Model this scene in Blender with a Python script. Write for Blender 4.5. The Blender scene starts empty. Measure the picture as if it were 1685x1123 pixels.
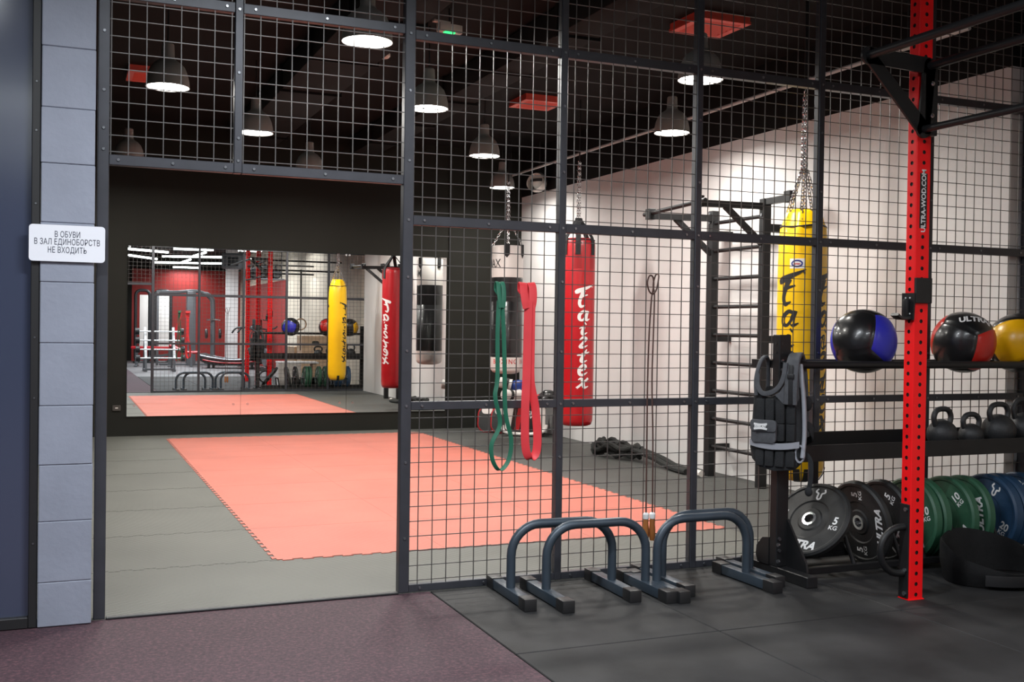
import bpy, bmesh, math, random
from mathutils import Vector, Matrix, Euler
random.seed(7)
PI = math.pi
scene = bpy.context.scene
COL = scene.collection
# ---------------------------------------------------------------- camera
R_ = math.radians
_y, _t, _r = R_(22.8114), R_(-0.7303), R_(0.81)
FW = Vector((math.sin(_y)*math.cos(_t), math.cos(_y)*math.cos(_t), math.sin(_t)))
_rt = Vector((math.cos(_y), -math.sin(_y), 0)); _up = _rt.cross(FW)
CR = _rt*math.cos(_r)+_up*math.sin(_r); CU = _up*math.cos(_r)-_rt*math.sin(_r)
cam = bpy.data.cameras.new('camera'); cam.lens = 37.642; cam.sensor_width = 36; cam.sensor_fit = 'HORIZONTAL'
cam.clip_start = .05; cam.clip_end = 100
camo = bpy.data.objects.new('camera', cam); COL.objects.link(camo)
camo.matrix_world = Matrix(((CR.x, CU.x, -FW.x, -1.5226), (CR.y, CU.y, -FW.y, -4.8588), (CR.z, CU.z, -FW.z, 1.2687), (0, 0, 0, 1)))
scene.camera = camo
# ---------------------------------------------------------------- world, exposure
w = bpy.data.worlds.new('world'); scene.world = w; w.use_nodes = True
w.node_tree.nodes['Background'].inputs[0].default_value = (.02, .02, .022, 1)
w.node_tree.nodes['Background'].inputs[1].default_value = .3
vs = scene.view_settings
vs.view_transform = 'Standard'; vs.look = 'None'; vs.exposure = 0.0; vs.gamma = 1; vs.use_curve_mapping = False
scene.cycles.use_denoising = True
scene.cycles.max_bounces = 10; scene.cycles.diffuse_bounces = 5; scene.cycles.glossy_bounces = 6
scene.cycles.caustics_reflective = False; scene.cycles.caustics_refractive = False
scene.cycles.sample_clamp_indirect = 6
LAMP_W, TUBE_W = 39.0, 38.0       # watts of a back room pendant, of a hall tube

# ---------------------------------------------------------------- materials
def lin(c):
    return tuple((x/12.92 if x <= .04045 else ((x+.055)/1.055)**2.4) for x in c)
def mat(name, col, rough=.5, metal=0., var=.0, vscale=6., bump=0., bscale=80., emit=None, estr=0., spec=.5, coat=0., noise_stretch=None, aniso=None):
    m = bpy.data.materials.new(name); m.use_nodes = True
    nt = m.node_tree; b = nt.nodes['Principled BSDF']
    b.inputs['Roughness'].default_value = rough; b.inputs['Metallic'].default_value = metal
    b.inputs['Base Color'].default_value = (*col, 1)
    b.inputs['Specular IOR Level'].default_value = spec
    b.inputs['Coat Weight'].default_value = coat
    if emit:
        b.inputs['Emission Color'].default_value = (*emit, 1); b.inputs['Emission Strength'].default_value = estr
    if var or bump:
        tc = nt.nodes.new('ShaderNodeTexCoord'); src = tc.outputs['Object']
        if noise_stretch:
            mp = nt.nodes.new('ShaderNodeMapping'); mp.inputs['Scale'].default_value = noise_stretch
            nt.links.new(src, mp.inputs[0]); src = mp.outputs[0]
    if var:
        n = nt.nodes.new('ShaderNodeTexNoise'); n.inputs['Scale'].default_value = vscale; n.inputs['Detail'].default_value = 5
        nt.links.new(src, n.inputs['Vector'])
        r = nt.nodes.new('ShaderNodeValToRGB')
        r.color_ramp.elements[0].position = .3; r.color_ramp.elements[1].position = .7
        r.color_ramp.elements[0].color = (*[max(0, c*(1-var)) for c in col], 1)
        r.color_ramp.elements[1].color = (*[min(1, c*(1+var)) for c in col], 1)
        nt.links.new(n.outputs[0], r.inputs[0]); nt.links.new(r.outputs[0], b.inputs['Base Color'])
    if bump:
        n2 = nt.nodes.new('ShaderNodeTexNoise'); n2.inputs['Scale'].default_value = bscale; n2.inputs['Detail'].default_value = 3
        nt.links.new(src, n2.inputs['Vector'])
        bp = nt.nodes.new('ShaderNodeBump'); bp.inputs['Strength'].default_value = bump; bp.inputs['Distance'].default_value = .01
        nt.links.new(n2.outputs[0], bp.inputs['Height']); nt.links.new(bp.outputs[0], b.inputs['Normal'])
    return m
M = {}
M['steel'] = mat('dark powder coated steel', (.050, .052, .062), .38, .3, .12, 9, .05, 300)
M['wire'] = mat('mesh wire', (.105, .10, .097), .42, .5)
M['bolt'] = mat('zinc bolt', (.24, .25, .27), .28, .9)
M['chrome'] = mat('chrome', (.75, .75, .77), .15, 1.)
M['block'] = mat('painted block', (.255, .276, .34), .6, 0, .06, 5, .14, 45)
M['wallwhite'] = mat('white wall paint', (.66, .645, .64), .75, 0, .025, 2, .05, 40)
M['wallblack'] = mat('charcoal wall paint', (.0165, .0165, .0140), .85, 0, .08, 2, .05, 40, spec=.15)
M['ceil'] = mat('black ceiling paint', (.0065, .0062, .0062), .9, 0, .2, 1.5, spec=.2)
M['duct'] = mat('black painted duct', (.0038, .0035, .0035), .85, 0, .1, 3, spec=.25)
M['conduit'] = mat('grey conduit', (.5, .5, .5), .45, .3)
M['ventbounce'] = mat('enamel with red bounce', (.72, .09, .06), .5)  # red bounce off the mat put into the colour of white vents
M['lampshell'] = mat('lamp shell', (.27, .26, .245), .55, 0, .05, 8)
M['lampglow'] = mat('lamp glow', (1, 1, 1), .5, emit=(1., .97, .90), estr=14)
M['tubeglow'] = mat('tube glow', (1, 1, 1), .5, emit=(.93, 1., .98), estr=9)
M['redwall'] = mat('red wall paint', (.30, .020, .016), .6, 0, .05, 2)
M['mirror'] = mat('mirror silver', (.88, .89, .88), .004, 1.)
M['mirroredge'] = mat('mirror edge', (.55, .6, .58), .2, .2)
M['carpet'] = None
M['white'] = mat('white plastic', (.78, .78, .78), .35)
M['offwhite'] = mat('off white plastic', (.7, .66, .62), .4)
M['black'] = mat('black plastic', (.014, .014, .015), .45)
M['blackmetal'] = mat('black metal', (.0105, .0105, .0115), .45, 0, .1, 12, spec=.35)
M['blackfabric'] = mat('black fabric', (.016, .017, .019), .9, 0, .2, 30, .4, 250)
M['greyfabric'] = mat('grey fabric', (.078, .081, .09), .85, 0, .15, 40, .3, 300)
M['silverfabric'] = mat('reflective grey tape', (.30, .31, .345), .55, 0, .05, 30)
M['blackleather'] = mat('black vinyl', (.012, .012, .013), .28, 0, 0, 8, .18, 14, coat=.2)
M['red'] = mat('red powder coat', (.95, .007, .010), .45, 0, .03, 8, spec=.3)
M['redvinyl'] = mat('red vinyl', (.42, .006, .012), .34, 0, .06, 5, .12, 12, coat=.25)
M['yellowvinyl'] = mat('yellow vinyl', (.93, .55, .004), .35, 0, .03, 5, .12, 12, coat=.15)
M['whitevinyl'] = mat('white vinyl', (.75, .71, .68), .4, 0, .03, 5, .1, 14)
M['bluevinyl'] = mat('blue vinyl', (.030, .035, .50), .35, 0, .05, 6, .1, 10)
M['yelball'] = mat('ball yellow vinyl', (.80, .42, .004), .3, 0, .05, 6, .1, 10)
M['redball'] = mat('ball red vinyl', (.50, .018, .012), .32, 0, .05, 6, .1, 10)
M['paral'] = mat('blue grey enamel', (.045, .062, .082), .38, .25, .08, 10)
M['iron'] = mat('cast iron enamel', (.026, .027, .029), .5, .2, .1, 20, .15, 120)
M['rub5'] = mat('black bumper rubber', (.015, .0155, .016), .55, 0, .12, 14, .1, 90)
M['rub10'] = mat('green bumper rubber', (.020, .085, .045), .5, 0, .1, 14, .1, 90)
M['rub20'] = mat('blue bumper rubber', (.014, .048, .105), .5, 0, .1, 14, .1, 90)
M['print'] = mat('white print', (.80, .80, .80), .5)
M['printblack'] = mat('black print', (.012, .012, .012), .5)
M['printred'] = mat('red print', (.55, .02, .02), .5)
M['bandgreen'] = mat('green latex', (.016, .13, .075), .5, 0, .08, 10)
M['bandred'] = mat('red latex', (.72, .045, .055), .5, 0, .06, 10)
M['rope'] = mat('battle rope', (.014, .015, .014), .9, 0, .3, 40, .8, 90)
M['leathercord'] = mat('brown leather cord', (.075, .035, .028), .6)
M['wood'] = mat('turned wood', (.33, .12, .03), .4, 0, .25, 10, noise_stretch=(1, 1, .1))
M['ply'] = mat('plywood', (.62, .43, .28), .55, 0, .12, 4, noise_stretch=(1, 1, 6))
M['greymetal'] = mat('grey machine enamel', (.12, .125, .135), .4, .3, .05, 5)
M['socket'] = mat('brown grey plastic', (.05, .045, .04), .4)
M['beltblack'] = mat('black padded nylon', (.005, .005, .0055), .85, 0, .2, 30, .3, 200, spec=.3)
M['hallgrey'] = mat('grey hall floor', (.105, .10, .104), .55, 0, .12, 3)
M['led'] = mat('green led', (0, .2, .05), .4, emit=(.05, 1, .25), estr=1.5)
M['blue'] = mat('blue leather', (.02, .06, .30), .4, 0, .1, 12)
M['paper'] = mat('sign board', (.80, .81, .86), .4)
M['inkblue'] = mat('sign ink', (.020, .022, .05), .5)

def carpet():
    m = mat('plum linoleum', (.12, .07, .085), .75, spec=.3); nt = m.node_tree; b = nt.nodes['Principled BSDF']
    tc = nt.nodes.new('ShaderNodeTexCoord')
    n1 = nt.nodes.new('ShaderNodeTexNoise'); n1.inputs['Scale'].default_value = 60; n1.inputs['Detail'].default_value = 6; n1.inputs['Roughness'].default_value = .75
    n2 = nt.nodes.new('ShaderNodeTexNoise'); n2.inputs['Scale'].default_value = 3; n2.inputs['Detail'].default_value = 3
    nt.links.new(tc.outputs['Object'], n1.inputs['Vector']); nt.links.new(tc.outputs['Object'], n2.inputs['Vector'])
    r = nt.nodes.new('ShaderNodeValToRGB'); e = r.color_ramp.elements
    e[0].position = .34; e[0].color = (.034, .019, .025, 1); e[1].position = .72; e[1].color = (.16, .068, .08, 1)
    k = r.color_ramp.elements.new(.52); k.color = (.062, .034, .044, 1)
    mx = nt.nodes.new('ShaderNodeMix'); mx.data_type = 'RGBA'; mx.blend_type = 'MULTIPLY'; mx.inputs[0].default_value = .25
    nt.links.new(n1.outputs[0], r.inputs[0]); nt.links.new(r.outputs[0], mx.inputs[6]); nt.links.new(n2.outputs[0], mx.inputs[7])
    nt.links.new(mx.outputs[2], b.inputs['Base Color'])
    bp = nt.nodes.new('ShaderNodeBump'); bp.inputs['Strength'].default_value = .15; bp.inputs['Distance'].default_value = .005
    nt.links.new(n1.outputs[0], bp.inputs['Height']); nt.links.new(bp.outputs[0], b.inputs['Normal'])
    return m
M['carpet'] = carpet()
def rubber():
    m = mat('black rubber tile', (.045, .045, .046), .7, spec=.35); nt = m.node_tree; b = nt.nodes['Principled BSDF']
    tc = nt.nodes.new('ShaderNodeTexCoord')
    n1 = nt.nodes.new('ShaderNodeTexNoise'); n1.inputs['Scale'].default_value = 2.6; n1.inputs['Detail'].default_value = 7; n1.inputs['Roughness'].default_value = .6
    n2 = nt.nodes.new('ShaderNodeTexNoise'); n2.inputs['Scale'].default_value = 260; n2.inputs['Detail'].default_value = 2
    for n in (n1, n2): nt.links.new(tc.outputs['Object'], n.inputs['Vector'])
    r = nt.nodes.new('ShaderNodeValToRGB'); e = r.color_ramp.elements
    e[0].position = .34; e[0].color = (.0085, .0085, .009, 1); e[1].position = .70; e[1].color = (.027, .0265, .0275, 1)
    nt.links.new(n1.outputs[0], r.inputs[0]); nt.links.new(r.outputs[0], b.inputs['Base Color'])
    bp = nt.nodes.new('ShaderNodeBump'); bp.inputs['Strength'].default_value = .25; bp.inputs['Distance'].default_value = .004
    nt.links.new(n2.outputs[0], bp.inputs['Height']); nt.links.new(bp.outputs[0], b.inputs['Normal'])
    return m
M['rubber'] = rubber()
def foam(name, col, rib):
    m = mat(name, col, .6); nt = m.node_tree; b = nt.nodes['Principled BSDF']
    tc = nt.nodes.new('ShaderNodeTexCoord')
    n1 = nt.nodes.new('ShaderNodeTexNoise'); n1.inputs['Scale'].default_value = 1.6; n1.inputs['Detail'].default_value = 4
    nt.links.new(tc.outputs['Object'], n1.inputs['Vector'])
    r = nt.nodes.new('ShaderNodeValToRGB'); e = r.color_ramp.elements
    e[0].position = .3; e[0].color = (*[c*.88 for c in col], 1); e[1].position = .7; e[1].color = (*[min(1, c*1.1) for c in col], 1)
    nt.links.new(n1.outputs[0], r.inputs[0]); nt.links.new(r.outputs[0], b.inputs['Base Color'])
    wv = nt.nodes.new('ShaderNodeTexWave'); wv.inputs['Scale'].default_value = 22; wv.bands_direction = 'DIAGONAL'; wv.inputs['Distortion'].default_value = .3
    nt.links.new(tc.outputs['Object'], wv.inputs['Vector'])
    bp = nt.nodes.new('ShaderNodeBump'); bp.inputs['Strength'].default_value = rib; bp.inputs['Distance'].default_value = .004
    nt.links.new(wv.outputs[0], bp.inputs['Height']); nt.links.new(bp.outputs[0], b.inputs['Normal'])
    return m
M['greymat'] = foam('grey foam tile', (.092, .093, .081), .35)
M['darkmat'] = foam('darker foam tile', (.052, .053, .049), .35)
M['redmat'] = foam('coral foam tile', (.46, .125, .088), .12)
def doorglass():
    m = mat('tinted door glass', (.05, .06, .10), .16, 0., spec=.9)
    return m
M['doorglass'] = doorglass()

# ---------------------------------------------------------------- mesh helpers
def BM(): return bmesh.new()
def add_box(bm, lo, hi, bev=0., mtx=None, seg=2):
    r = bmesh.ops.create_cube(bm, size=1)
    vs_ = r['verts']
    c = [(a+b)/2 for a, b in zip(lo, hi)]; s = [abs(b-a) for a, b in zip(lo, hi)]
    bmesh.ops.scale(bm, vec=s, verts=vs_); bmesh.ops.translate(bm, vec=c, verts=vs_)
    if bev:
        es = list({e for v in vs_ for e in v.link_edges})
        rr = bmesh.ops.bevel(bm, geom=es, offset=bev, segments=seg, profile=.6, affect='EDGES')
        vs_ = list({v for f in rr['faces'] for v in f.verts} | {v for v in vs_ if v.is_valid})
    if mtx is not None: bmesh.ops.transform(bm, matrix=mtx, verts=vs_)
    return vs_
def frame_z(d):
    d = Vector(d).normalized(); a = Vector((0, 0, 1)) if abs(d.z) < .95 else Vector((1, 0, 0))
    x = a.cross(d).normalized(); y = d.cross(x); return x, y, d
def add_cyl(bm, p0, p1, r0, r1=None, n=16, cap=True):
    r1 = r0 if r1 is None else r1; p0 = Vector(p0); p1 = Vector(p1); x, y, d = frame_z(p1-p0)
    A, B = [], []
    for i in range(n):
        t = 2*PI*i/n; q = x*math.cos(t)+y*math.sin(t)
        A.append(bm.verts.new(p0+q*r0)); B.append(bm.verts.new(p1+q*r1))
    for i in range(n):
        j = (i+1) % n; bm.faces.new((A[i], A[j], B[j], B[i]))
    if cap: bm.faces.new(A[::-1]); bm.faces.new(B)
def add_bar(bm, p0, p1, wx, wy, upv=(0, 0, 1)):
    p0 = Vector(p0); p1 = Vector(p1); d = (p1-p0).normalized(); u = Vector(upv); s = d.cross(u)
    if s.length < 1e-4: s = d.cross(Vector((1, 0, 0)))
    s.normalize(); u = s.cross(d)
    V = []
    for p in (p0, p1):
        for a, b in ((-1, -1), (1, -1), (1, 1), (-1, 1)): V.append(bm.verts.new(p+s*a*wx/2+u*b*wy/2))
    for f in ((3, 2, 1, 0), (4, 5, 6, 7), (0, 1, 5, 4), (1, 2, 6, 5), (2, 3, 7, 6), (3, 0, 4, 7)): bm.faces.new([V[i] for i in f])
def add_tube(bm, pts, r, n=10, closed=False, flat=None, upv=None):
    """sweep; r a number or list; flat=(a,b) gives a rectangular-ish ellipse section"""
    P = [Vector(p) for p in pts]; k = len(P); rings = []
    prev = None
    for i, p in enumerate(P):
        a = P[(i-1) % k] if (closed or i > 0) else p; b = P[(i+1) % k] if (closed or i < k-1) else p
        d = (b-a).normalized()
        if upv is not None:
            x = Vector(upv); x = (x-d*x.dot(d)).normalized()
        elif prev is None: x = frame_z(d)[0]
        else:
            x = prev-d*prev.dot(d); x = x.normalized() if x.length > 1e-6 else frame_z(d)[0]
        prev = x; y = d.cross(x); rr = r[i] if isinstance(r, (list, tuple)) else r
        ring = []
        for j in range(n):
            t = 2*PI*(j+.5)/n; c, s = math.cos(t), math.sin(t)
            if flat:
                e = .35; c = math.copysign(abs(c)**e, c)*flat[0]; s = math.copysign(abs(s)**e, s)*flat[1]
                ring.append(bm.verts.new(p+x*c+y*s))
            else: ring.append(bm.verts.new(p+(x*c+y*s)*rr))
        rings.append(ring)
    for i in range(k if closed else k-1):
        A, B = rings[i], rings[(i+1) % k]
        for j in range(n):
            l = (j+1) % n; bm.faces.new((A[j], A[l], B[l], B[j]))
    if not closed: bm.faces.new(rings[0][::-1]); bm.faces.new(rings[-1])
def add_lathe(bm, prof, n=32, mtx=None):
    """profile list of (r,z) about z; closes at r==0"""
    rings = []; V = []
    for r, z in prof:
        if r < 1e-6: ring = [bm.verts.new((0, 0, z))]
        else: ring = [bm.verts.new((r*math.cos(2*PI*i/n), r*math.sin(2*PI*i/n), z)) for i in range(n)]
        rings.append(ring); V += ring
    for A, B in zip(rings, rings[1:]):
        for i in range(n):
            j = (i+1) % n
            if len(A) == 1 and len(B) == 1: continue
            if len(A) == 1: bm.faces.new((A[0], B[j], B[i]))
            elif len(B) == 1: bm.faces.new((A[i], A[j], B[0]))
            else: bm.faces.new((A[i], A[j], B[j], B[i]))
    if mtx is not None: bmesh.ops.transform(bm, matrix=mtx, verts=V)
    return V
def add_prism(bm, poly, t0, t1, mtx=None):
    """polygon (u,v) extruded along w from t0 to t1"""
    A = [bm.verts.new((u, v, t0)) for u, v in poly]; B = [bm.verts.new((u, v, t1)) for u, v in poly]
    n = len(A); bm.faces.new(A[::-1]); bm.faces.new(B)
    for i in range(n):
        j = (i+1) % n; bm.faces.new((A[i], A[j], B[j], B[i]))
    if mtx is not None: bmesh.ops.transform(bm, matrix=mtx, verts=A+B)
    return A+B
def add_sphere(bm, c, r, sc=(1, 1, 1), n=24, mtx=None):
    q = bmesh.ops.create_uvsphere(bm, u_segments=n, v_segments=n//2+2, radius=r)['verts']
    bmesh.ops.scale(bm, vec=sc, verts=q)
    if mtx is not None: bmesh.ops.transform(bm, matrix=mtx, verts=q)
    bmesh.ops.translate(bm, vec=c, verts=q); return q
def rrect(w, h, r, n=5, cx=0, cy=0):
    o = []
    for sx, sy, a0 in ((1, 1, 0), (-1, 1, 90), (-1, -1, 180), (1, -1, 270)):
        for i in range(n+1):
            a = R_(a0+90*i/n); o.append((cx+sx*(w/2-r)+r*math.cos(a), cy+sy*(h/2-r)+r*math.sin(a)))
    return o
def axes(o, x, y, z):
    return Matrix(((x[0], y[0], z[0], o[0]), (x[1], y[1], z[1], o[1]), (x[2], y[2], z[2], o[2]), (0, 0, 0, 1)))
def finish(name, bm, m, parent=None, smooth=True, ang=35, recalc=True):
    if recalc: bmesh.ops.recalc_face_normals(bm, faces=bm.faces[:])
    me = bpy.data.meshes.new(name); bm.to_mesh(me); bm.free()
    me.materials.append(M[m] if isinstance(m, str) else m)
    if smooth:
        me.polygons.foreach_set('use_smooth', [True]*len(me.polygons)); me.set_sharp_from_angle(angle=R_(ang))
    o = bpy.data.objects.new(name, me); COL.objects.link(o)
    if parent: o.parent = parent
    return o
def tag(o, label, cat, group=None):
    o['label'] = label; o['category'] = cat
    if group: o['group'] = group
    return o
def thing(name, label, cat, loc=(0, 0, 0), rotz=0, group=None):
    o = bpy.data.objects.new(name, None); COL.objects.link(o); o.empty_display_size = .1
    o.location = loc; o.rotation_euler = (0, 0, rotz)
    return tag(o, label, cat, group)
def struct(name, bm, m, **k):
    o = finish(name, bm, m, **k); o['kind'] = 'structure'; return o
def dup(root, loc=None, label=None, rot=None, group=None):
    r = root.copy(); COL.objects.link(r)
    if loc is not None: r.location = loc
    if rot is not None: r.rotation_euler = rot
    if label: r['label'] = label
    if group: r['group'] = group
    def rec(a, b):
        for ch in list(a.children):
            c = ch.copy(); COL.objects.link(c); c.parent = b; rec(ch, c)
    rec(root, r); return r
_txt = {}
def text_bm(s, size=1., squeeze=1., shear=0., bold=0., spacing=1.):
    """default font text as a flat bmesh, centred on the origin, cap height about size*.7"""
    cu = bpy.data.curves.new('t', 'FONT'); cu.body = s; cu.size = size; cu.align_x = 'CENTER'; cu.shear = shear
    cu.offset = bold*size; cu.space_character = spacing; cu.resolution_u = 4
    o = bpy.data.objects.new('t', cu); COL.objects.link(o)
    dg = bpy.context.evaluated_depsgraph_get(); me = bpy.data.meshes.new_from_object(o.evaluated_get(dg))
    bm = BM(); bm.from_mesh(me); bpy.data.objects.remove(o); bpy.data.curves.remove(cu); bpy.data.meshes.remove(me)
    bmesh.ops.triangulate(bm, faces=bm.faces[:])
    if bm.verts:
        ys = [v.co.y for v in bm.verts]; xs = [v.co.x for v in bm.verts]; c = (max(ys)+min(ys))/2; cx = (max(xs)+min(xs))/2
        for v in bm.verts: v.co.y -= c; v.co.x = (v.co.x-cx)*squeeze
    return bm
def merge(dst, src, mtx=None, fn=None):
    if mtx is not None: bmesh.ops.transform(src, matrix=mtx, verts=src.verts[:])
    mp = {}
    for v in src.verts: mp[v] = dst.verts.new(fn(v.co) if fn else v.co)
    for f in src.faces:
        try: dst.faces.new([mp[v] for v in f.verts])
        except ValueError: pass
    src.free()
def strokes_bm(strokes, sub=5, fat=1.):
    """brush strokes [(x,y,w),...] as flat strips, smoothed with Catmull-Rom"""
    bm = BM()
    for st in strokes:
        P = [Vector(p) for p in st]; Q = []
        for i in range(len(P)-1):
            p0 = P[max(i-1, 0)]; p1 = P[i]; p2 = P[i+1]; p3 = P[min(i+2, len(P)-1)]
            for k in range(sub):
                t = k/sub
                Q.append(.5*((2*p1)+(p2-p0)*t+(2*p0-5*p1+4*p2-p3)*t*t+(3*p1-p0-3*p2+p3)*t**3))
        Q.append(P[-1]); prev = None
        for i, q in enumerate(Q):
            a = Q[max(i-1, 0)]; b = Q[min(i+1, len(Q)-1)]; d = Vector((b.x-a.x, b.y-a.y))
            d = d.normalized() if d.length > 1e-9 else Vector((1, 0)); nn = Vector((-d.y, d.x)); ww = max(q.z*fat, .01)/2
            A = bm.verts.new((q.x+nn.x*ww, q.y+nn.y*ww, 0)); B = bm.verts.new((q.x-nn.x*ww, q.y-nn.y*ww, 0))
            if prev: bm.faces.new((prev[1], B, A, prev[0]))
            prev = (A, B)
    return bm

# ================================================================ SETTING
D = 7.712; WX = 3.87; CH = 3.5; HX = 4.05; HY = -16.8; HL = -4.5
bm = BM(); add_box(bm, (-1.75, .0, -.1), (WX+.1, D+.05, 0)); struct('floor', bm, 'greymat', smooth=False)
bm = BM(); add_box(bm, (2.425, .03, -.05), (WX, D, .0006)); struct('floor.005', bm, 'darkmat', smooth=False)          # back room foam floor, base colour darker along the white wall
bm = BM(); add_box(bm, (HL, HY, -.1), (.108, 0., -.002)); struct('floor.001', bm, 'carpet', smooth=False)           # plum hall floor
bm = BM()                                                                                                        # rubber tiles with open seams
xs = [.112, 1.045, 2.02, 3.0, HX]; ys = [-.002, -1.055, -2.05, -3.05, -4.05, -5.05, -6.05]
for i in range(len(xs)-1):
    for j in range(len(ys)-1):
        add_box(bm, (xs[i]+.0025, ys[j+1]+.0025, -.03), (xs[i+1]-.0025, ys[j]-.0025, 0.), .003, seg=1)
struct('floor.002', bm, 'rubber')
bm = BM(); add_box(bm, (.108, -6.06, -.1), (HX, 0., -.012)); struct('floor.003', bm, 'rubber', smooth=False)
bm = BM(); add_box(bm, (.108, HY, -.1), (HX, -6.06, -.002)); struct('floor.004', bm, 'hallgrey', smooth=False)
bm = BM(); add_box(bm, (HL-.1, HY-.1, CH), (HX+.1, D+.2, CH+.1)); struct('ceiling', bm, 'ceil', smooth=False)
# back room walls
bm = BM(); add_box(bm, (-1.75, D+.012, -.1), (WX+.1, D+.15, CH)); struct('wall_back', bm, 'wallblack', smooth=False)
bm = BM(); add_box(bm, (2.9, D-.01, 0), (WX, D+.02, CH)); struct('trim_1', bm, 'wallblack', smooth=False)
bm = BM(); add_box(bm, (WX, .06, -.1), (WX+.12, D+.1, 2.925)); struct('wall_right', bm, 'wallwhite', smooth=False)
bm = BM(); add_box(bm, (WX-.004, .06, 2.925), (WX+.12, D+.1, CH)); struct('wall_right_upper', bm, 'ceil', smooth=False)
bm = BM(); add_box(bm, (-1.85, .1, -.1), (-1.72, D+.1, CH)); struct('wall_left', bm, 'wallblack', smooth=False)
# grey block pier beside the opening (courses of painted block with narrow joints)
bm = BM(); zj = [.0, .185, .437, .672, .917, 1.177, 1.429, 1.675, 1.919, 2.149, 2.4, 2.65, 2.9, 3.15, CH]
for a, b in zip(zj, zj[1:]):
    j = random.uniform(-.0015, .0015)
    add_box(bm, (-1.606+j, -.05+j, a+.0007), (-1.399+j, .12, b-.0007), .003, seg=1)
add_box(bm, (-1.602, -.044, 0), (-1.403, .12, CH)); struct('wall_pier', bm, 'block')
# glass door left of the pier
dr = thing('door_1', 'tall tinted glass door in black frame left of the grey block pier', 'door', (-2.3, 0, 0)); dr['kind'] = 'structure'
bm = BM()
for a, b in (((-2.96+2.3, -.045, 0), (-2.92+2.3, .03, 2.9)), ((-1.642+2.3, -.045, 0), (-1.609+2.3, .03, 2.9)), ((-2.92+2.3, -.045, 0), (-1.642+2.3, .03, .045)), ((-2.92+2.3, -.045, 2.85), (-1.642+2.3, .03, 2.9))):
    add_box(bm, a, b, .003, seg=1)
finish('door_frame', bm, 'black', dr)
bm = BM(); add_box(bm, (-2.92+2.3, -.012, .045), (-1.642+2.3, -.002, 2.85)); finish('glass_pane', bm, 'doorglass', dr, smooth=False)
bm = BM()
for z in (.35, .95, 1.2, 1.75, 2.05, 2.25, 2.6): add_cyl(bm, (-1.625+2.3, -.049, z), (-1.625+2.3, -.044, z), .004, n=8)
finish('screw', bm, 'bolt', dr)
bm = BM(); add_box(bm, (HL, .0, -.1), (-1.61, .1, CH)); struct('wall_hall_front', bm, 'wallblack', smooth=False)
# threshold of the opening
bm = BM(); add_box(bm, (-1.34, -.012, -.002), (-.045, .02, .008), .003, seg=1); struct('trim_2', bm, 'black')
# hall behind the camera
bm = BM(); add_box(bm, (HX, HY, -.1), (HX+.12, .06, CH)); struct('wall_hall_right', bm, mat('warm beige wall paint', (.72, .62, .50), .7, 0, .04, 3), smooth=False)
bm = BM(); add_box(bm, (HX-.012, -15.3, 0), (HX+.01, -8.5, 2.47)); struct('wall_panel', bm, 'redwall', smooth=False)
bm = BM(); add_box(bm, (HL-.12, HY, -.1), (HL, .06, CH)); struct('wall_hall_left', bm, 'block', smooth=False)
bm = BM(); add_box(bm, (.58, HY-.12, -.1), (HX+.1, HY, 3.02)); struct('wall_front', bm, 'redwall', smooth=False)
bm = BM(); add_box(bm, (.58, HY-.12, 3.02), (HX+.1, HY, CH)); struct('wall_front_upper', bm, 'wallblack', smooth=False)
bm = BM(); add_box(bm, (HL-.1, HY-.12, -.1), (.58, HY+.02, CH)); struct('wall_front_dark', bm, 'wallblack', smooth=False)
bm = BM(); add_box(bm, (2.93, -12.2, 0), (3.25, -11.9, CH)); struct('wall_column', bm, 'wallwhite', smooth=False)
# ================================================================ LIGHT: back room pendants
def make_lamp(label, loc):
    t = thing('pendant_lamp', label, 'lamp', loc, 0, 'bell pendant lamps in the back room')
    bm = BM(); prof = [(.0, .30), (.034, .30), (.041, .292), (.043, .25), (.044, .205), (.052, .188), (.085, .168), (.113, .138), (.132, .092), (.142, .045), (.146, .0),
                       (.142, .0), (.137, .045), (.128, .09), (.109, .132), (.080, .160), (.0, .165)]
    add_lathe(bm, prof, 40); finish('shade', bm, 'lampshell', t)
    bm = BM(); add_lathe(bm, [(0, .016), (.139, .016), (.139, .006), (.0, .006)], 40); finish('diffuser', bm, 'lampglow', t)
    bm = BM(); add_cyl(bm, (0, 0, .30), (0, 0, CH-loc[2]), .006, n=8); finish('cord', bm, 'black', t)
    L = bpy.data.lights.new('lamp_light', 'AREA'); L.shape = 'DISK'; L.size = .26; L.energy = LAMP_W; L.color = (1., .965, .90); L.spread = R_(172)
    lo = bpy.data.objects.new('lamp_light', L); COL.objects.link(lo); lo.parent = t; lo.location = (0, 0, .002)
    P_ = bpy.data.lights.new('lamp_rim_light', 'POINT'); P_.energy = LAMP_W*.13; P_.shadow_soft_size = .07; P_.color = (1., .965, .90)
    lo = bpy.data.objects.new('lamp_rim_light', P_); COL.objects.link(lo); lo.parent = t; lo.location = (0, 0, -.03)
    return t
LZ = 2.885
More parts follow.
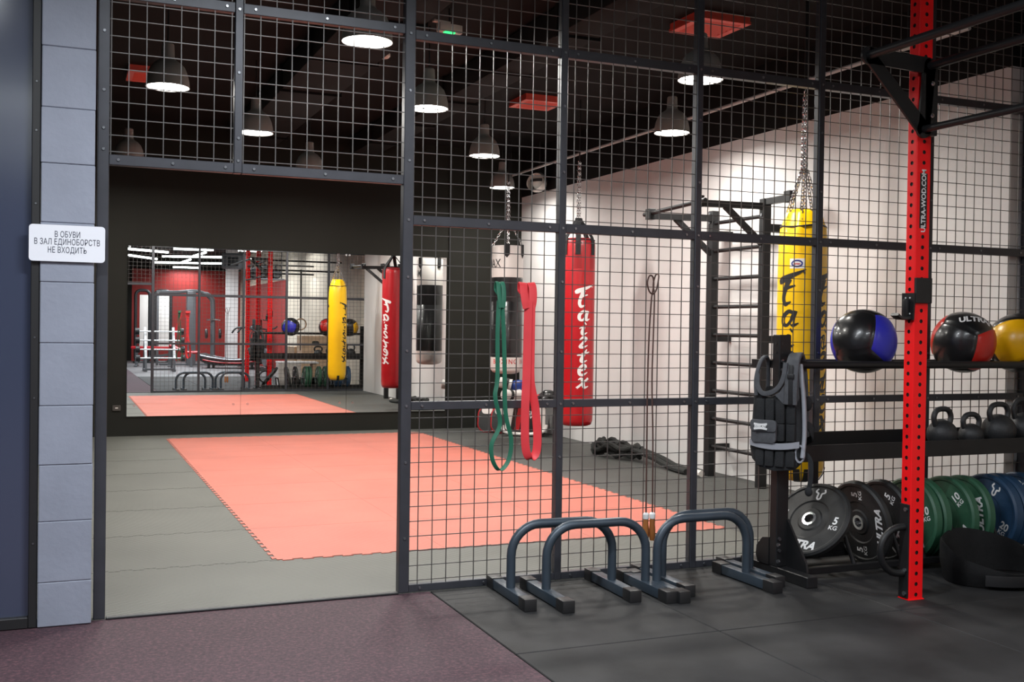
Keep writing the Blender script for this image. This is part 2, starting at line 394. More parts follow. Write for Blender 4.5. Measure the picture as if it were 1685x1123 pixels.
for x, y, lab in ((.07, 1.12, 'lit bell pendant lamp nearest the camera, high above the doorway side of the mat'),
                  (2.27, 1.08, 'lit bell pendant lamp partly behind the cage post near the yellow bag chain'),
                  (-.865, 2.87, 'lit bell pendant lamp at the far left beside a red tinted ceiling vent'),
                  (.98, 2.75, 'lit bell pendant lamp just right of the thick cage post by the opening'),
                  (3.09, 2.78, 'lit bell pendant lamp closest to the white wall, right half of picture'),
                  (-.02, 4.38, 'smaller lit bell pendant lamp over the doorway, left of the thick cage post'),
                  (2.15, 4.61, 'small lit bell pendant lamp left of the red punching bag chain'),
                  (3.17, 6.66, 'farthest lit bell pendant lamp, directly above the black and white punching bag'),
                  (-.925, 6.42, 'bell pendant lamp cut off by the lintel at far left'),
                  (.86, 6.36, 'bell pendant lamp cut off by the lintel right of middle of opening')):
    make_lamp(lab, (x, y, LZ))
# hall tubes
def make_tube(p, q, label, group, watts):
    p = Vector(p); q = Vector(q); L_ = (q-p).length
    t = thing('tube_light', label, 'ceiling light', p.lerp(q, .5), math.atan2(q.y-p.y, q.x-p.x), group)
    bm = BM(); add_cyl(bm, (-L_/2, 0, 0), (L_/2, 0, 0), .028, n=10); finish('tube', bm, 'tubeglow', t)
    bm = BM()
    for s in (-.35, .35): add_cyl(bm, (s*L_, 0, .02), (s*L_, 0, CH-p.z), .003, n=6)
    finish('hanger_wire', bm, 'black', t)
    if watts:
        L = bpy.data.lights.new('tube_light_source', 'AREA'); L.shape = 'RECTANGLE'; L.size = L_*.95; L.size_y = .06; L.energy = watts*L_; L.color = (.90, .95, 1.); L.spread = R_(160)
        lo = bpy.data.objects.new('tube_light_source', L); COL.objects.link(lo); lo.parent = t; lo.location = (0, 0, -.034)
TZ = 3.09
GT = 'white light tubes on the hall ceiling seen in the mirror'
for i, (a, b, lab) in enumerate((((-.05, -8.0), (1.0, -8.8), 'white light tube mirrored at the very top left of the mirror'),
             ((.15, -10.7), (.98, -12.1), 'white light tube mirrored below the top left tube of the mirror'),
             ((1.0, -7.3), (1.95, -7.3), 'long white light tube mirrored along the top edge left of middle seam'),
             ((1.02, -10.7), (2.8, -9.9), 'long slightly slanted white light tube mirrored second from top'),
             ((1.93, -11.5), (2.05, -9.7), 'short diagonal white light tube mirrored crossing the second row'),
             ((.99, -14.0), (3.1, -13.2), 'long white light tube mirrored third from top'),
             ((1.95, -15.2), (2.04, -13.3), 'short diagonal white light tube mirrored crossing the third row'),
             ((1.82, -16.4), (2.65, -16.4), 'lowest short white light tube mirrored just above the red wall'),
             ((2.5, -6.9), (2.95, -6.9), 'white light tube mirrored at the top edge right of the middle seam'))):
    zz = TZ+(.09 if 'diagonal' in lab else 0); make_tube((*a, zz), (*b, zz), lab, GT, TUBE_W)
for a, b, k in (((-3.3, -2.2), (-1.9, -2.2), 1.2), ((-1.2, -1.7), (.2, -1.7), 1.5), ((-2.6, -5.2), (-1.2, -5.2), 1.), ((.2, -3.1), (1.6, -3.1), .8), ((-1.0, -8.3), (-2.4, -8.3), 1.), ((3.3, -4.5), (3.3, -6.0), 1.), ((3.3, -7.4), (3.3, -8.8), .8)):  # unseen tubes added to light the hall; last pair brightens the right wall
    make_tube((*a, 3.2), (*b, 3.2), 'unseen white light tube added under the hall ceiling for brightness', 'unseen white light tubes added under the hall ceiling', TUBE_W*k)

# ================================================================ RED MAT with puzzle edge
def red_mat():
    x0, x1, y0, y1 = -.447, 2.397, .91, 7.312; d = .022; o = []
    def edge(p, q, n, out):
        p = Vector(p); q = Vector(q); e = (q-p)/n; w_ = Vector(out)*d; r = []
        for i in range(n):
            a = p+e*i
            r += [a+e*.0, a+e*.30, a+e*.22+w_, a+e*.78+w_, a+e*.70]
        return r
    o += edge((x0, y0), (x1, y0), 26, (0, -1)); o += edge((x1, y0), (x1, y1), 59, (1, 0)); o += edge((x1, y1), (x0, y1), 26, (0, 1)); o += edge((x0, y1), (x0, y0), 59, (-1, 0))
    c = Vector(((x0+x1)/2, (y0+y1)/2))
    bm = BM(); add_prism(bm, [(v.x-c.x, v.y-c.y) for v in o], .0, .004)
    m = finish('exercise_mat', bm, 'redmat', smooth=False); m.location = (c.x, c.y, 0)
    tag(m, 'large coral red foam mat with puzzle edges on grey foam floor', 'mat')
    bm = BM()          # faint seams between its tiles
    for i in range(1, 3): add_box(bm, (x0-c.x+i*(x1-x0)/3-.001, y0-c.y, .003), (x0-c.x+i*(x1-x0)/3+.001, y1-c.y, .0043))
    for i in range(1, 7): add_box(bm, (x0-c.x, y0-c.y+i*(y1-y0)/7-.001, .003), (x1-c.x, y0-c.y+i*(y1-y0)/7+.001, .0043))
    finish('tile_seam', bm, M['redseam'], m, smooth=False)
M['redseam'] = mat('coral seam', (.36, .085, .06), .7)
red_mat()
bm = BM()
for k, y in enumerate((.91, 1.83, 2.74, 3.65, 4.57, 5.49, 6.4)):        # puzzle seams of the grey tiles
    x = -1.7
    while x < -.5:
        add_box(bm, (x, y-.0015+.012, 0), (x+.06, y+.0015+.012, .0012)); add_box(bm, (x+.06, y-.0015-.008, 0), (x+.115, y+.0015-.008, .0012)); x += .115
for x in (-1.36, 3.35): add_box(bm, (x, .03, 0), (x+.003, D, .0012))
for y in (.91, 1.83, 2.74, 3.65, 4.57, 5.49, 6.4): add_box(bm, (2.43, y, 0), (WX, y+.003, .0012))
struct('trim_3', bm, mat('grey seam', (.085, .085, .075), .7), smooth=False)

# ================================================================ CAGE
cage = thing('mesh_partition', 'black steel cage partition of posts, rails and square wire mesh across the room', 'partition')
POSTS = [(-1.39, -1.343), (-.043, .008), (.771, .808), (1.566, 1.603), (2.362, 2.400), (3.160, 3.198), (3.955, 3.995)]
for a, b in POSTS:
    bm = BM(); add_box(bm, (a, 0, 0), (b, .05, CH), .003, seg=1); p = finish('post', bm, 'steel', cage)
    if a > -1:
        bm = BM()
        for z in (.26, .62, .888, 1.15, 1.5, 1.77, 2.05, 2.38, 2.648):
            add_cyl(bm, ((a+b)/2, .0, z), ((a+b)/2, -.005, z), .0075, .006, n=10)
        finish('bolt', bm, 'bolt', p)
    else:
        bm = BM()
        for z in (1.98+.02, 2.09, 2.25, 2.5, 2.7): add_cyl(bm, ((a+b)/2, .0, z), ((a+b)/2, -.005, z), .0075, .006, n=10)
        finish('bolt', bm, 'bolt', p)
bm = BM(); add_box(bm, (-.826, 0, 1.936), (-.79, .05, CH), .003, seg=1); p = finish('post', bm, 'steel', cage)
bm = BM()
for z in (1.99, 2.09, 2.38, 2.66): add_cyl(bm, (-.808, 0, z), (-.808, -.005, z), .0075, .006, n=10)
finish('bolt', bm, 'bolt', p)
def rail(x0, x1, z0, z1, n=3):
    bm = BM(); add_box(bm, (x0, .004, z0), (x1, .044, z1), .002, seg=1); r = finish('rail', bm, 'steel', cage)
    bm = BM()
    for i in range(n):
        x = x0+(x1-x0)*(.07+.86*i/(n-1)) if n > 1 else (x0+x1)/2
        add_cyl(bm, (x, .004, (z0+z1)/2), (x, -.002, (z0+z1)/2), .0075, .006, n=10)
    finish('bolt', bm, 'bolt', r)
ZR = [(.0, .036), (.869, .908), (1.748, 1.794), (2.625, 2.67), (CH-.045, CH)]
def wires(x0, x1, z0, z1, xo, zo, pitch=.0712, zpitch=.0705):
    bm = BM(); r = .0019
    x = x0+((xo-x0) % pitch)
    while x < x1:
        j = random.uniform(-.0012, .0012); add_box(bm, (x-r+j, .010, z0), (x+r+j, .0142, z1)); x += pitch
    z = z0+((zo-z0) % zpitch)
    while z < z1:
        j = random.uniform(-.0012, .0012); add_box(bm, (x0, .0142, z-r+j), (x1, .0184, z+r+j)); z += zpitch
    finish('wire_panel', bm, 'wire', cage, smooth=False)
for (a0, b0), (a1, b1) in zip(POSTS[1:], POSTS[2:]):
    for z0, z1 in ZR: rail(b0, a1, z0, z1)
    for (p0, p1), (q0, q1) in zip(ZR, ZR[1:]): wires(b0-.004, a1+.004, p1-.004, q0+.004, b0+.045, p1+.018)
for x0, x1 in ((-1.343, -.826), (-.79, -.043)):
    rail(x0, x1, 1.936, 1.98); rail(x0, x1, 2.645, 2.69); rail(x0, x1, CH-.045, CH)
    wires(x0-.004, x1+.004, 1.976, 2.65, x0+.005, 2.205); wires(x0-.004, x1+.004, 2.686, CH-.04, x0+.005, 2.72)

# ================================================================ MIRROR on the back wall
for a, b, lab in ((-.856, .383, 'frameless wall mirror panel nearest the doorway side, reflecting red wall and barbells'),
                  (.383, 1.622, 'middle frameless wall mirror panel reflecting the red rig and yellow bag'),
                  (1.622, 2.872, 'frameless wall mirror panel partly behind the mesh, reflecting the red punching bag')):
    bm = BM(); add_box(bm, (a-(a+b)/2+.0015, 0, 0), (b-(a+b)/2-.0015, .006, 1.9))
    t = finish('wall_mirror', bm, 'mirror', smooth=False); t.location = ((a+b)/2, D, .219); tag(t, lab, 'mirror', 'mirror panels on the back wall')
    bm = BM()
    for x in (a, b):
        s = .02 if x == a else -.02
        add_cyl(bm, (x-(a+b)/2+s*4, 0, .12), (x-(a+b)/2+s*4, -.006, .12), .014, n=12); add_cyl(bm, (x-(a+b)/2+s, 0, 1.885), (x-(a+b)/2+s, -.006, 1.885), .012, n=12)
    finish('mirror_clip', bm, 'chrome', t)
bm = BM(); add_prism(bm, rrect(.085, .06, .008), 0, .012, axes((0, 0, 0), (1, 0, 0), (0, 0, 1), (0, -1, 0)))
t = finish('wall_socket', bm, 'socket'); t.location = (-.958, D+.012, .316); tag(t, 'small dark wall socket on charcoal wall left of the mirror', 'socket')
bm = BM(); add_prism(bm, rrect(.03, .012, .003, 2), .012, .0135, axes((0, 0, 0), (1, 0, 0), (0, 0, 1), (0, -1, 0))); finish('socket_label', bm, 'offwhite', t)

# ================================================================ SIGN
t = thing('notice_sign', 'white rounded sign with three lines of dark text on the grey pier', 'sign', (-1.504, -.062, 1.589))
FX = axes((0, 0, 0), (1, 0, 0), (0, 0, 1), (0, -1, 0))        # text plane facing -y
bm = BM(); add_prism(bm, rrect(.291, .150, .014), -.003, .003, FX); finish('sign_board', bm, 'paper', t)
bm = BM()
for s, z in (('В ОБУВИ', .0375), ('В ЗАЛ ЕДИНОБОРСТВ', .004), ('НЕ ВХОДИТЬ', -.0295)):
    merge(bm, text_bm(s, .0345, .65, bold=.006, spacing=1.04), Matrix.Translation((0, -.0034, z)) @ FX)
finish('sign_lettering', bm, 'inkblue', t, smooth=False)

# ================================================================ PUNCHING BAGS
FAIR = {
 'F': ([[(-.02, .74, .10), (.12, .80, .20), (.5, .92, .15), (.85, 1.03, .09), (1.12, 1.14, .02)], [(1.0, 1.10, .02), (1.08, 1.0, .07)], [(.50, .86, .20), (.34, .55, .17), (.26, .25, .16), (.36, .07, .13), (.60, .14, .04)], [(.22, .52, .04), (.4, .56, .09), (.74, .64, .04)]], 1.75),
 'a': ([[(.74, .76, .12), (.48, .84, .15), (.20, .55, .17), (.20, .2, .16), (.42, .09, .12), (.66, .4, .10), (.80, .82, .10)], [(.84, .88, .14), (.70, .38, .18), (.76, .10, .14), (1.02, .22, .04)]], .95),
 'i': ([[(.18, .55, .04), (.52, .70, .14), (.42, .28, .18), (.50, .07, .15), (.82, .22, .04)], [(.60, .95, .17), (.68, 1.02, .17)]], 1.0),
 'r': ([[(.20, .62, .05), (.46, .88, .14), (.74, .76, .15), (.50, .45, .13), (.28, .10, .16), (.52, .05, .13), (.88, .22, .04)]], .9),
 't': ([[(.78, 1.1, .06), (.52, .58, .17), (.38, .17, .18), (.52, .03, .14), (.84, .18, .04)], [(.04, .58, .05), (.45, .68, .14), (1.02, .88, .05)]], 1.05),
 'e': ([[(.26, .38, .08), (.60, .54, .12), (.72, .78, .13), (.50, .90, .14), (.24, .55, .17), (.27, .15, .17), (.5, .05, .14), (.88, .28, .04)]], .95),
 'x': ([[(.14, .76, .05), (.38, .87, .14), (.52, .5, .18), (.64, .12, .15), (.98, .22, .04)], [(.94, .90, .13), (.50, .48, .12), (.06, .06, .13)]], .95)}
def bag_script(bm, R, phi, ztop, hgt, wid):
    tot = sum(FAIR[c][1] for c in 'Fairtex')+.17*6; k = hgt/tot; z = ztop
    for c in 'Fairtex':
        st, h = FAIR[c]; sc = 1.3 if c == 'F' else 1.
        z -= h*k
        src = strokes_bm(st, 5, 1.15 if c == 'F' else 1.5)
        def f(co, z=z, sc=sc, h=h, c=c):
            a = phi+(co.x+.04*(co.y-.5)-.5)*wid*sc/R; return Vector((R*1.006*math.cos(a), R*1.006*math.sin(a), z+co.y*k*(h if c == 'F' else 1.)))
        merge(bm, src, None, f); z -= .17*k
def chain_pts(bm, p, q, link=.034, r=.0034, wdt=.011):
    p = Vector(p); q = Vector(q); n = max(2, int((q-p).length/(link*.72))); x, y, d = frame_z(q-p)
    for i in range(n):
        c = p.lerp(q, (i+.5)/n); a, b = (x, y) if i % 2 else (y, x)
        pts = [c+d*(link*.5*math.sin(t))*(1)+a*(wdt*math.cos(t)) for t in [2*PI*j/10 for j in range(10)]]
        add_tube(bm, pts, r, 5, closed=True)
BX = 3.103
# yellow
t = thing('punching_bag', 'yellow heavy punching bag with black brush lettering near the stall bars', 'punching bag', (BX, 1.075, .262), 0, 'heavy bags hanging along the white wall')
bm = BM(); Hb = 1.834
prof = [(0, 0), (.09, .0), (.125, .012), (.150, .05), (.161, .11), (.1655, .30), (.166, 1.0), (.165, 1.45), (.160, 1.60), (.152, 1.70), (.146, 1.715), (.138, 1.735), (.118, 1.80), (.095, 1.828), (.06, 1.834), (0, 1.826)]
vv = add_lathe(bm, prof, 64)
for v in vv:
    if v.co.z > 1.5:
        a = math.atan2(v.co.y, v.co.x); k = (v.co.z-1.5)/.33; f = 1+.035*k*math.cos(8*a+.6)+.02*k*math.cos(13*a); v.co.x *= f; v.co.y *= f
body = finish('bag_body', bm, 'yellowvinyl', t, ang=60)
bm = BM(); add_tube(bm, [(.151*math.cos(a), .151*math.sin(a), 1.712+.006*math.sin(3*a)) for a in [2*PI*i/48 for i in range(48)]], .006, 6, closed=True)
for a in (R_(225), R_(250), R_(95), R_(320)):
    add_tube(bm, [(.166*math.cos(a), .166*math.sin(a), .09), (.153*math.cos(a), .153*math.sin(a), .045), (.13*math.cos(a), .13*math.sin(a), .009), (.09*math.cos(a), .09*math.sin(a), -.002)], .012, 8, flat=(.022, .003), upv=(-math.sin(a), math.cos(a), 0))
finish('trim_strap', bm, 'black', t)
for ph in (201, 291, 52):
    bm = BM(); bag_script(bm, .1655, R_(ph), 1.652-.262, 1.06, .135); finish('lettering', bm, 'printblack', t, smooth=False)
def patch(R, phi, z, wd, h, m, name, parent, rr=1.004):
    bm = BM(); n = 8; prev = None
    for i in range(n+1):
        a = phi+(i/n-.5)*wd/R; A = bm.verts.new((R*rr*math.cos(a), R*rr*math.sin(a), z-h/2)); B = bm.verts.new((R*rr*math.cos(a), R*rr*math.sin(a), z+h/2))
        if prev: bm.faces.new((prev[0], A, B, prev[1]))
        prev = (A, B)
    return finish(name, bm, m, parent)
pp = patch(.1645, R_(219), 1.720-.262, .098, .066, 'white', 'label_patch', t, 1.006)
bm = BM(); merge(bm, strokes_bm([[(.034*math.cos(a), .020*math.sin(a), .006) for a in [2*PI*i/24 for i in range(25)]]], 2), None, lambda c: Vector((.1645*1.009*math.cos(R_(219)+c.x/.1645), .1645*1.009*math.sin(R_(219)+c.x/.1645), 1.458+c.y)))
finish('label_oval', bm, mat('label blue', (.02, .03, .2), .5), pp, smooth=False)
bm = BM(); merge(bm, text_bm('fairtex', .02, 1, .2, .03), None, lambda c: Vector((.1645*1.01*math.cos(R_(219)+c.x*.85/.1645), .1645*1.01*math.sin(R_(219)+c.x*.85/.1645), 1.458+c.y)))
finish('label_lettering', bm, 'printred', pp, smooth=False)
bm = BM(); top = Vector((0, 0, 2.10))
for a in (225, 262, 300, 45, 130, 180):
    e = Vector((.148*math.cos(R_(a)), .148*math.sin(R_(a)), 1.665)); f = Vector((.100*math.cos(R_(a)), .100*math.sin(R_(a)), 1.842)); g = Vector((.018*math.cos(R_(a)), .018*math.sin(R_(a)), 2.10))
    chain_pts(bm, e, f); chain_pts(bm, f, g)
for dx, dy in ((.016, 0), (-.016, .004), (.002, .017), (0, -.017)): chain_pts(bm, (dx, dy, 2.08), (dx*.6, dy*.6, 2.60))
add_tube(bm, [(0, .012, 2.60), (.012, 0, 2.63), (0, -.012, 2.66), (-.012, 0, 2.63)], .004, 6, closed=True)
finish('chain', bm, 'chrome', t)
bm = BM(); add_box(bm, (-.012, -.003, 2.63), (.012, .003, CH-.262)); finish('hanging_strap', bm, 'black', t)
# red
t = thing('punching_bag', 'red heavy punching bag with white brush lettering and black top straps', 'punching bag', (3.122, 4.545, .32), 0, 'heavy bags hanging along the white wall')
bm = BM(); add_lathe(bm, [(0, 0), (.12, 0), (.148, .012), (.162, .05), (.1655, .12), (.166, .9), (.166, 1.74), (.160, 1.80), (.148, 1.82), (.12, 1.825), (0, 1.82)], 56)
finish('bag_body', bm, 'redvinyl', t, ang=60)
bm = BM(); add_tube(bm, [(.158*math.cos(a), .158*math.sin(a), 1.806) for a in [2*PI*i/40 for i in range(40)]], .006, 6, closed=True)
for a0 in (243, 300, 30, 160, 195):
    a = R_(a0); c, s = math.cos(a), math.sin(a)
    add_tube(bm, [(.168*c, .168*s, 1.66), (.169*c, .169*s, 1.78), (.155*c, .155*s, 1.83), (.085*c, .085*s, 1.93), (.02*c, .02*s, 2.01)], .02, 8, flat=(.026, .004), upv=(-s, c, 0))
add_tube(bm, [(.03*math.cos(b), .012*math.sin(b), 2.015) for b in [2*PI*i/12 for i in range(12)]], .012, 6, closed=True)
finish('strap', bm, 'blackfabric', t)
for a0 in (243, 300): patch(.166, R_(a0), 1.60, .075, .15, mat('dark red patch', (.30, .006, .01), .35) if a0 == 243 else bpy.data.materials['dark red patch'], 'strap_patch', t, 1.005)
for ph in (265, 147, 28):
    bm = BM(); bag_script(bm, .166, R_(ph), 1.665-.32, .98, .132); finish('lettering', bm, 'print', t, smooth=False)
bm = BM()
for dx, dy in ((.012, 0), (-.012, .004), (.002, .014)): chain_pts(bm, (dx, dy, 2.02), (dx*.7, dy*.7, 2.58))
finish('chain', bm, 'chrome', t)
bm = BM(); add_cyl(bm, (0, 0, 2.58), (0, 0, CH-.32), .007, n=8); finish('hanging_rod', bm, 'blackmetal', t)
# black and white
t = thing('punching_bag', 'black and white punching bag hung by four pale straps, farthest of the row', 'punching bag', (3.115, 6.33, .76), 0, 'heavy bags hanging along the white wall')
bm = BM(); add_lathe(bm, [(.176, .17), (.178, 1.06), (.176, 1.0601)], 56)
add_lathe(bm, [(0, .165), (.1765, .165), (.1772, .18), (.1775, 1.07), (.17, 1.075), (0, 1.075)], 56); finish('bag_body', bm, 'blackleather', t, ang=60)
bm = BM(); add_lathe(bm, [(0, -.02), (.10, -.015), (.155, .005), (.174, .03), (.1785, .06), (.1785, .172), (0, .174)], 56); finish('bottom_band', bm, 'whitevinyl', t, ang=60)
bm = BM(); add_lathe(bm, [(0, 1.068), (.1785, 1.068), (.1785, 1.41), (.172, 1.425), (.0, 1.428)], 56); finish('top_band', bm, 'whitevinyl', t, ang=60)
def wrap_text(s, R, phi, z, size, m, name, parent, sq=1., bold=.01, spacing=1.):
    bm = BM(); merge(bm, text_bm(s, size, sq, 0, bold, spacing), None, lambda c: Vector((R*1.005*math.cos(phi+c.x/R), R*1.005*math.sin(phi+c.x/R), z+c.y))); return finish(name, bm, m, parent, smooth=False)
wrap_text('BOXING', .1785, R_(242), .125, .074, 'printred', 'lettering', t, .9, .012, 1.25)
wrap_text('INT', .1785, R_(324), .125, .074, 'printred', 'lettering', t, .9, .012, 1.25)
wrap_text('MAX', .1785, R_(188), 1.225, .13, 'printblack', 'lettering', t, .8, .012)
bm = BM()
for a0 in (245, 315, 155, 65):
    a = R_(a0); c, s = math.cos(a), math.sin(a)
    add_tube(bm, [(.181*c, .181*s, 1.32), (.181*c, .181*s, 1.44)], .02, 8, flat=(.034, .004), upv=(-s, c, 0))
    add_prism(bm, [(-.034, 0), (.034, 0), (0, -.04)], 0, .004, axes((.179*c, .179*s, 1.325), (-s, c, 0), (0, 0, 1), (c, s, 0)))
finish('strap_tab', bm, 'blackfabric', t)
bm = BM()
for a0 in (245, 315, 155, 65):
    a = R_(a0); c, s = math.cos(a), math.sin(a); chain_pts(bm, (.172*c, .172*s, 1.43), (.02*c, .02*s, 1.70), .04, .005, .010)
for dx, dy in ((.014, 0), (-.014, .003), (.002, .016)): chain_pts(bm, (dx, dy, 1.70), (dx*.7, dy*.7, 2.16))
finish('chain', bm, 'chrome', t)
bm = BM(); add_cyl(bm, (0, 0, 2.15), (0, 0, CH-.76), .007, n=8); finish('hanging_rod', bm, 'blackmetal', t)

# ================================================================ STALL BARS on the white wall
t = thing('stall_bars', 'tall black steel stall bars with pull up arms fixed to the white wall', 'wall bars', (3.68, 2.65, 0))
yL, yR = 3.04, 2.30
def lp(x, y, z): return (x-3.68, y-2.65, z)
for y, h in ((yL, 2.30), (yR, 2.33)):
    bm = BM(); add_box(bm, lp(3.645, y-.035, 0), lp(3.715, y+.035, h), .004, seg=1)
    for z in (.25, 1.2, 2.1): add_box(bm, lp(3.715, y-.02, z-.03), lp(WX-.001, y+.02, z+.03))
    finish('post', bm, 'blackmetal', t)
for i in range(9):
    z = .262+i*.2415
    bm = BM(); add_cyl(bm, lp(3.68, yR, z), lp(3.68, yL, z), .0165, n=14); finish('rung', bm, 'blackmetal', t)
for y, zz in ((yL, 2.235), (yR, 2.27)):
    bm = BM(); add_bar(bm, lp(3.66, y, zz), lp(3.05, y, zz-.01), .05, .05); a = finish('arm', bm, 'blackmetal', t)
    bm = BM(); add_bar(bm, lp(3.65, y, zz-.30), lp(3.30, y, zz-.02), .035, .045); finish('brace', bm, 'blackmetal', t)
bm = BM(); add_cyl(bm, lp(3.05, yL+.1, 2.245), lp(3.05, yR-.1, 2.275), .018, n=14); finish('pull_up_bar', bm, 'blackmetal', t)
bm = BM()
for y, zz in ((yL, 2.235), (yR, 2.27)): add_box(bm, lp(3.02, y-.035, zz-.04), lp(3.085, y+.035, zz+.05), .004, seg=1)
add_bar(bm, lp(3.68, yR, 2.305), lp(3.68, 1.98, 2.305), .05, .05); add_box(bm, lp(3.65, 1.95, 2.27), lp(3.71, 2.03, 2.36), .004, seg=1)
finish('bracket', bm, 'blackmetal', t)
bm = BM()
for y in (yL, yR):
    for z in (2.2, 2.28, 1.95): add_cyl(bm, lp(3.645, y, z), lp(3.638, y, z), .012, n=8)
finish('bolt', bm, 'bolt', t)

# ================================================================ BATTLE ROPE
t = thing('battle_rope', 'thick black battle rope coiled on the floor against the white wall', 'rope', (3.52, 4.55, 0))
bm = BM(); pts = []
for i in range(150):
    a = i*.19; k = i/150
    pts.append((.02+.10*math.cos(a)*(1+.25*math.sin(i*.7))+.03*math.sin(i*.37), -.1+.42*math.sin(a)*(1+.2*math.cos(i*.41))*(1-.25*k), .03+.165*k*(1-.35*k)+.02*math.sin(i*1.3)))
add_tube(bm, pts, .024, 8)
tail = [(.05, -.25, .12), (.06, -.55, .11), (.08, -.85, .075), (.075, -1.1, .034), (.05, -1.32, .027), (.045, -1.5, .027)]
def smooth_path(P, sub=6):
    P = [Vector(p) for p in P]; o = []
    for i in range(len(P)-1):
        p0, p1, p2, p3 = P[max(i-1, 0)], P[i], P[i+1], P[min(i+2, len(P)-1)]
        for k in range(sub):
            q = k/sub; o.append(.5*((2*p1)+(p2-p0)*q+(2*p0-5*p1+4*p2-p3)*q*q+(3*p1-p0-3*p2+p3)*q**3))
    o.append(P[-1]); return o
add_tube(bm, smooth_path(tail), .028, 8); add_tube(bm, smooth_path([(p[0]-.06, p[1]+.05, p[2]+.0) for p in tail[:-1]]+[(-.01, -1.40, .027)]), .026, 8)
finish('rope_coil', bm, 'rope', t)
bm = BM(); add_tube(bm, [(.045, -1.46, .029), (.048, -1.56, .029)], .029, 10); finish('rope_end_sleeve', bm, 'offwhite', t)

# ================================================================ BOXING GEAR in the corner
def glove(name, label, loc, rot, m1, m2, group='boxing gloves in the corner'):
    t = thing(name, label, 'boxing glove', loc, 0, group); t.rotation_euler = rot
    bm = BM(); q = add_sphere(bm, (0, 0, 0), .1, (1.25, .72, .80), 20)
    for v in q:
        if v.co.x > 0: v.co.z -= v.co.x*.35; v.co.y *= 1+v.co.x*.6
    add_sphere(bm, (.02, .07, .01), .05, (1.3, .62, .75), 14, Euler((0, 0, .25)).to_matrix().to_4x4()); finish('mitt', bm, m1, t, ang=60)
    bm = BM(); add_lathe(bm, [(0, -.10), (.056, -.10), (.064, -.09), (.060, .0), (.066, .05), (0, .05)], 20, Matrix.Translation((-.16, 0, .0)) @ Euler((0, PI/2, 0)).to_matrix().to_4x4()); finish('cuff', bm, m2, t, ang=50)
    bm = BM(); add_tube(bm, [(-.17, .066*math.cos(a), .066*math.sin(a)) for a in [2*PI*i/20 for i in range(20)]], .01, 6, closed=True, flat=(.022, .004), upv=(1, 0, 0)); finish('wrist_strap', bm, 'printblack' if m2 != 'blackleather' else 'print', t)
    return t
# kick shield standing on the floor
t = thing('kick_shield', 'black and white padded kick shield standing in front of the boxing gear pile', 'pad', (3.50, 6.62, 0), R_(-32), None)
bm = BM(); add_prism(bm, rrect(.44, .36, .05, 5, 0, .195), -.075, .075, axes((0, 0, 0), (1, 0, 0), (0, 0, 1), (0, -1, 0))); finish('pad_body', bm, 'blackleather', t, ang=50)
bm = BM()
for s in (-1, 1): add_prism(bm, [(s*.20, .06), (s*.235, .09), (s*.235, .33), (s*.19, .365), (s*.13, .365), (s*.175, .08)], .045, .09, axes((0, 0, 0), (1, 0, 0), (0, 0, 1), (0, -1, 0)))
add_tube(bm, smooth_path([(-.27, -.07, .12), (-.24, -.085, .05), (-.1, -.10, .03), (.1, -.11, .035), (.22, -.10, .07), (.25, -.08, .14)]), [.02]*31, 10)
finish('side_panel', bm, 'whitevinyl', t, ang=50)
bm = BM(); add_prism(bm, [(-.13, .075), (-.07, .075), (-.02, .365), (-.075, .365)], .075, .085, axes((0, 0, 0), (1, 0, 0), (0, 0, 1), (0, -1, 0))); finish('red_stripe', bm, 'redvinyl', t)
bm = BM(); merge(bm, text_bm('RE', .06, 1, .2, .01), Matrix.Translation((.06, -.0785, .28)) @ FX); finish('lettering', bm, 'print', t, smooth=False)
bm = BM(); merge(bm, text_bm('V', .07, 1, .2, .01), Matrix.Translation((.072, -.0785, .232)) @ FX); finish('lettering', bm, 'print', t, smooth=False)
for i, (x, y, lab) in enumerate(((3.20, 7.12, 'red edged focus mitt leaning at the left end of the gear pile'), (3.31, 6.97, 'red edged focus mitt between the other mitt and the kick shield'))):
    t = thing('focus_mitt', lab, 'pad', (x, y, 0), R_(-30), 'focus mitts'); t.rotation_euler = (R_(-12), 0, R_(-35))
    bm = BM(); add_prism(bm, rrect(.20, .29, .09, 6, 0, .16), -.03, .03, FX); finish('mitt_pad', bm, 'blackleather', t, ang=50)
    bm = BM(); add_tube(bm, [(u, 0, v) for u, v in rrect(.20, .29, .09, 6, 0, .16)], .022, 8, closed=True); finish('rim', bm, 'redvinyl', t)
    bm = BM(); add_prism(bm, rrect(.13, .10, .04, 5, 0, .27), .025, .040, FX); finish('white_patch', bm, 'whitevinyl', t)
glove('boxing_glove', 'blue and white boxing glove on top of the gear pile', (3.50, 6.80, .565), (R_(20), R_(12), R_(-23)), 'blue', 'whitevinyl')
glove('boxing_glove', 'white boxing glove lying under the blue one on the gear pile', (3.45, 6.70, .455), (R_(40), R_(8), R_(20)), 'whitevinyl', 'whitevinyl')
glove('boxing_glove', 'black and white boxing glove on the right end of the gear pile', (3.66, 6.42, .47), (R_(-30), R_(12), R_(150)), 'blackleather', 'whitevinyl')
glove('boxing_glove', 'red boxing glove behind the black and white one on the gear pile', (3.74, 6.66, .43), (0, R_(-10), R_(130)), 'redvinyl', 'whitevinyl')
# bench that carries the gear, hidden behind the shield
t = thing('low_bench', 'low black bench behind the kick shield carrying boxing gear', 'bench', (3.56, 6.72, 0), R_(-32))
bm = BM(); add_box(bm, (-.22, -.02, .30), (.20, .20, .345), .01)
finish('seat', bm, 'blackleather', t)
bm = BM()
for x in (-.19, .17):
    for y in (.0, .18): add_box(bm, (x-.015, y-.015, 0), (x+.015, y+.015, .30))
finish('leg', bm, 'blackmetal', t)

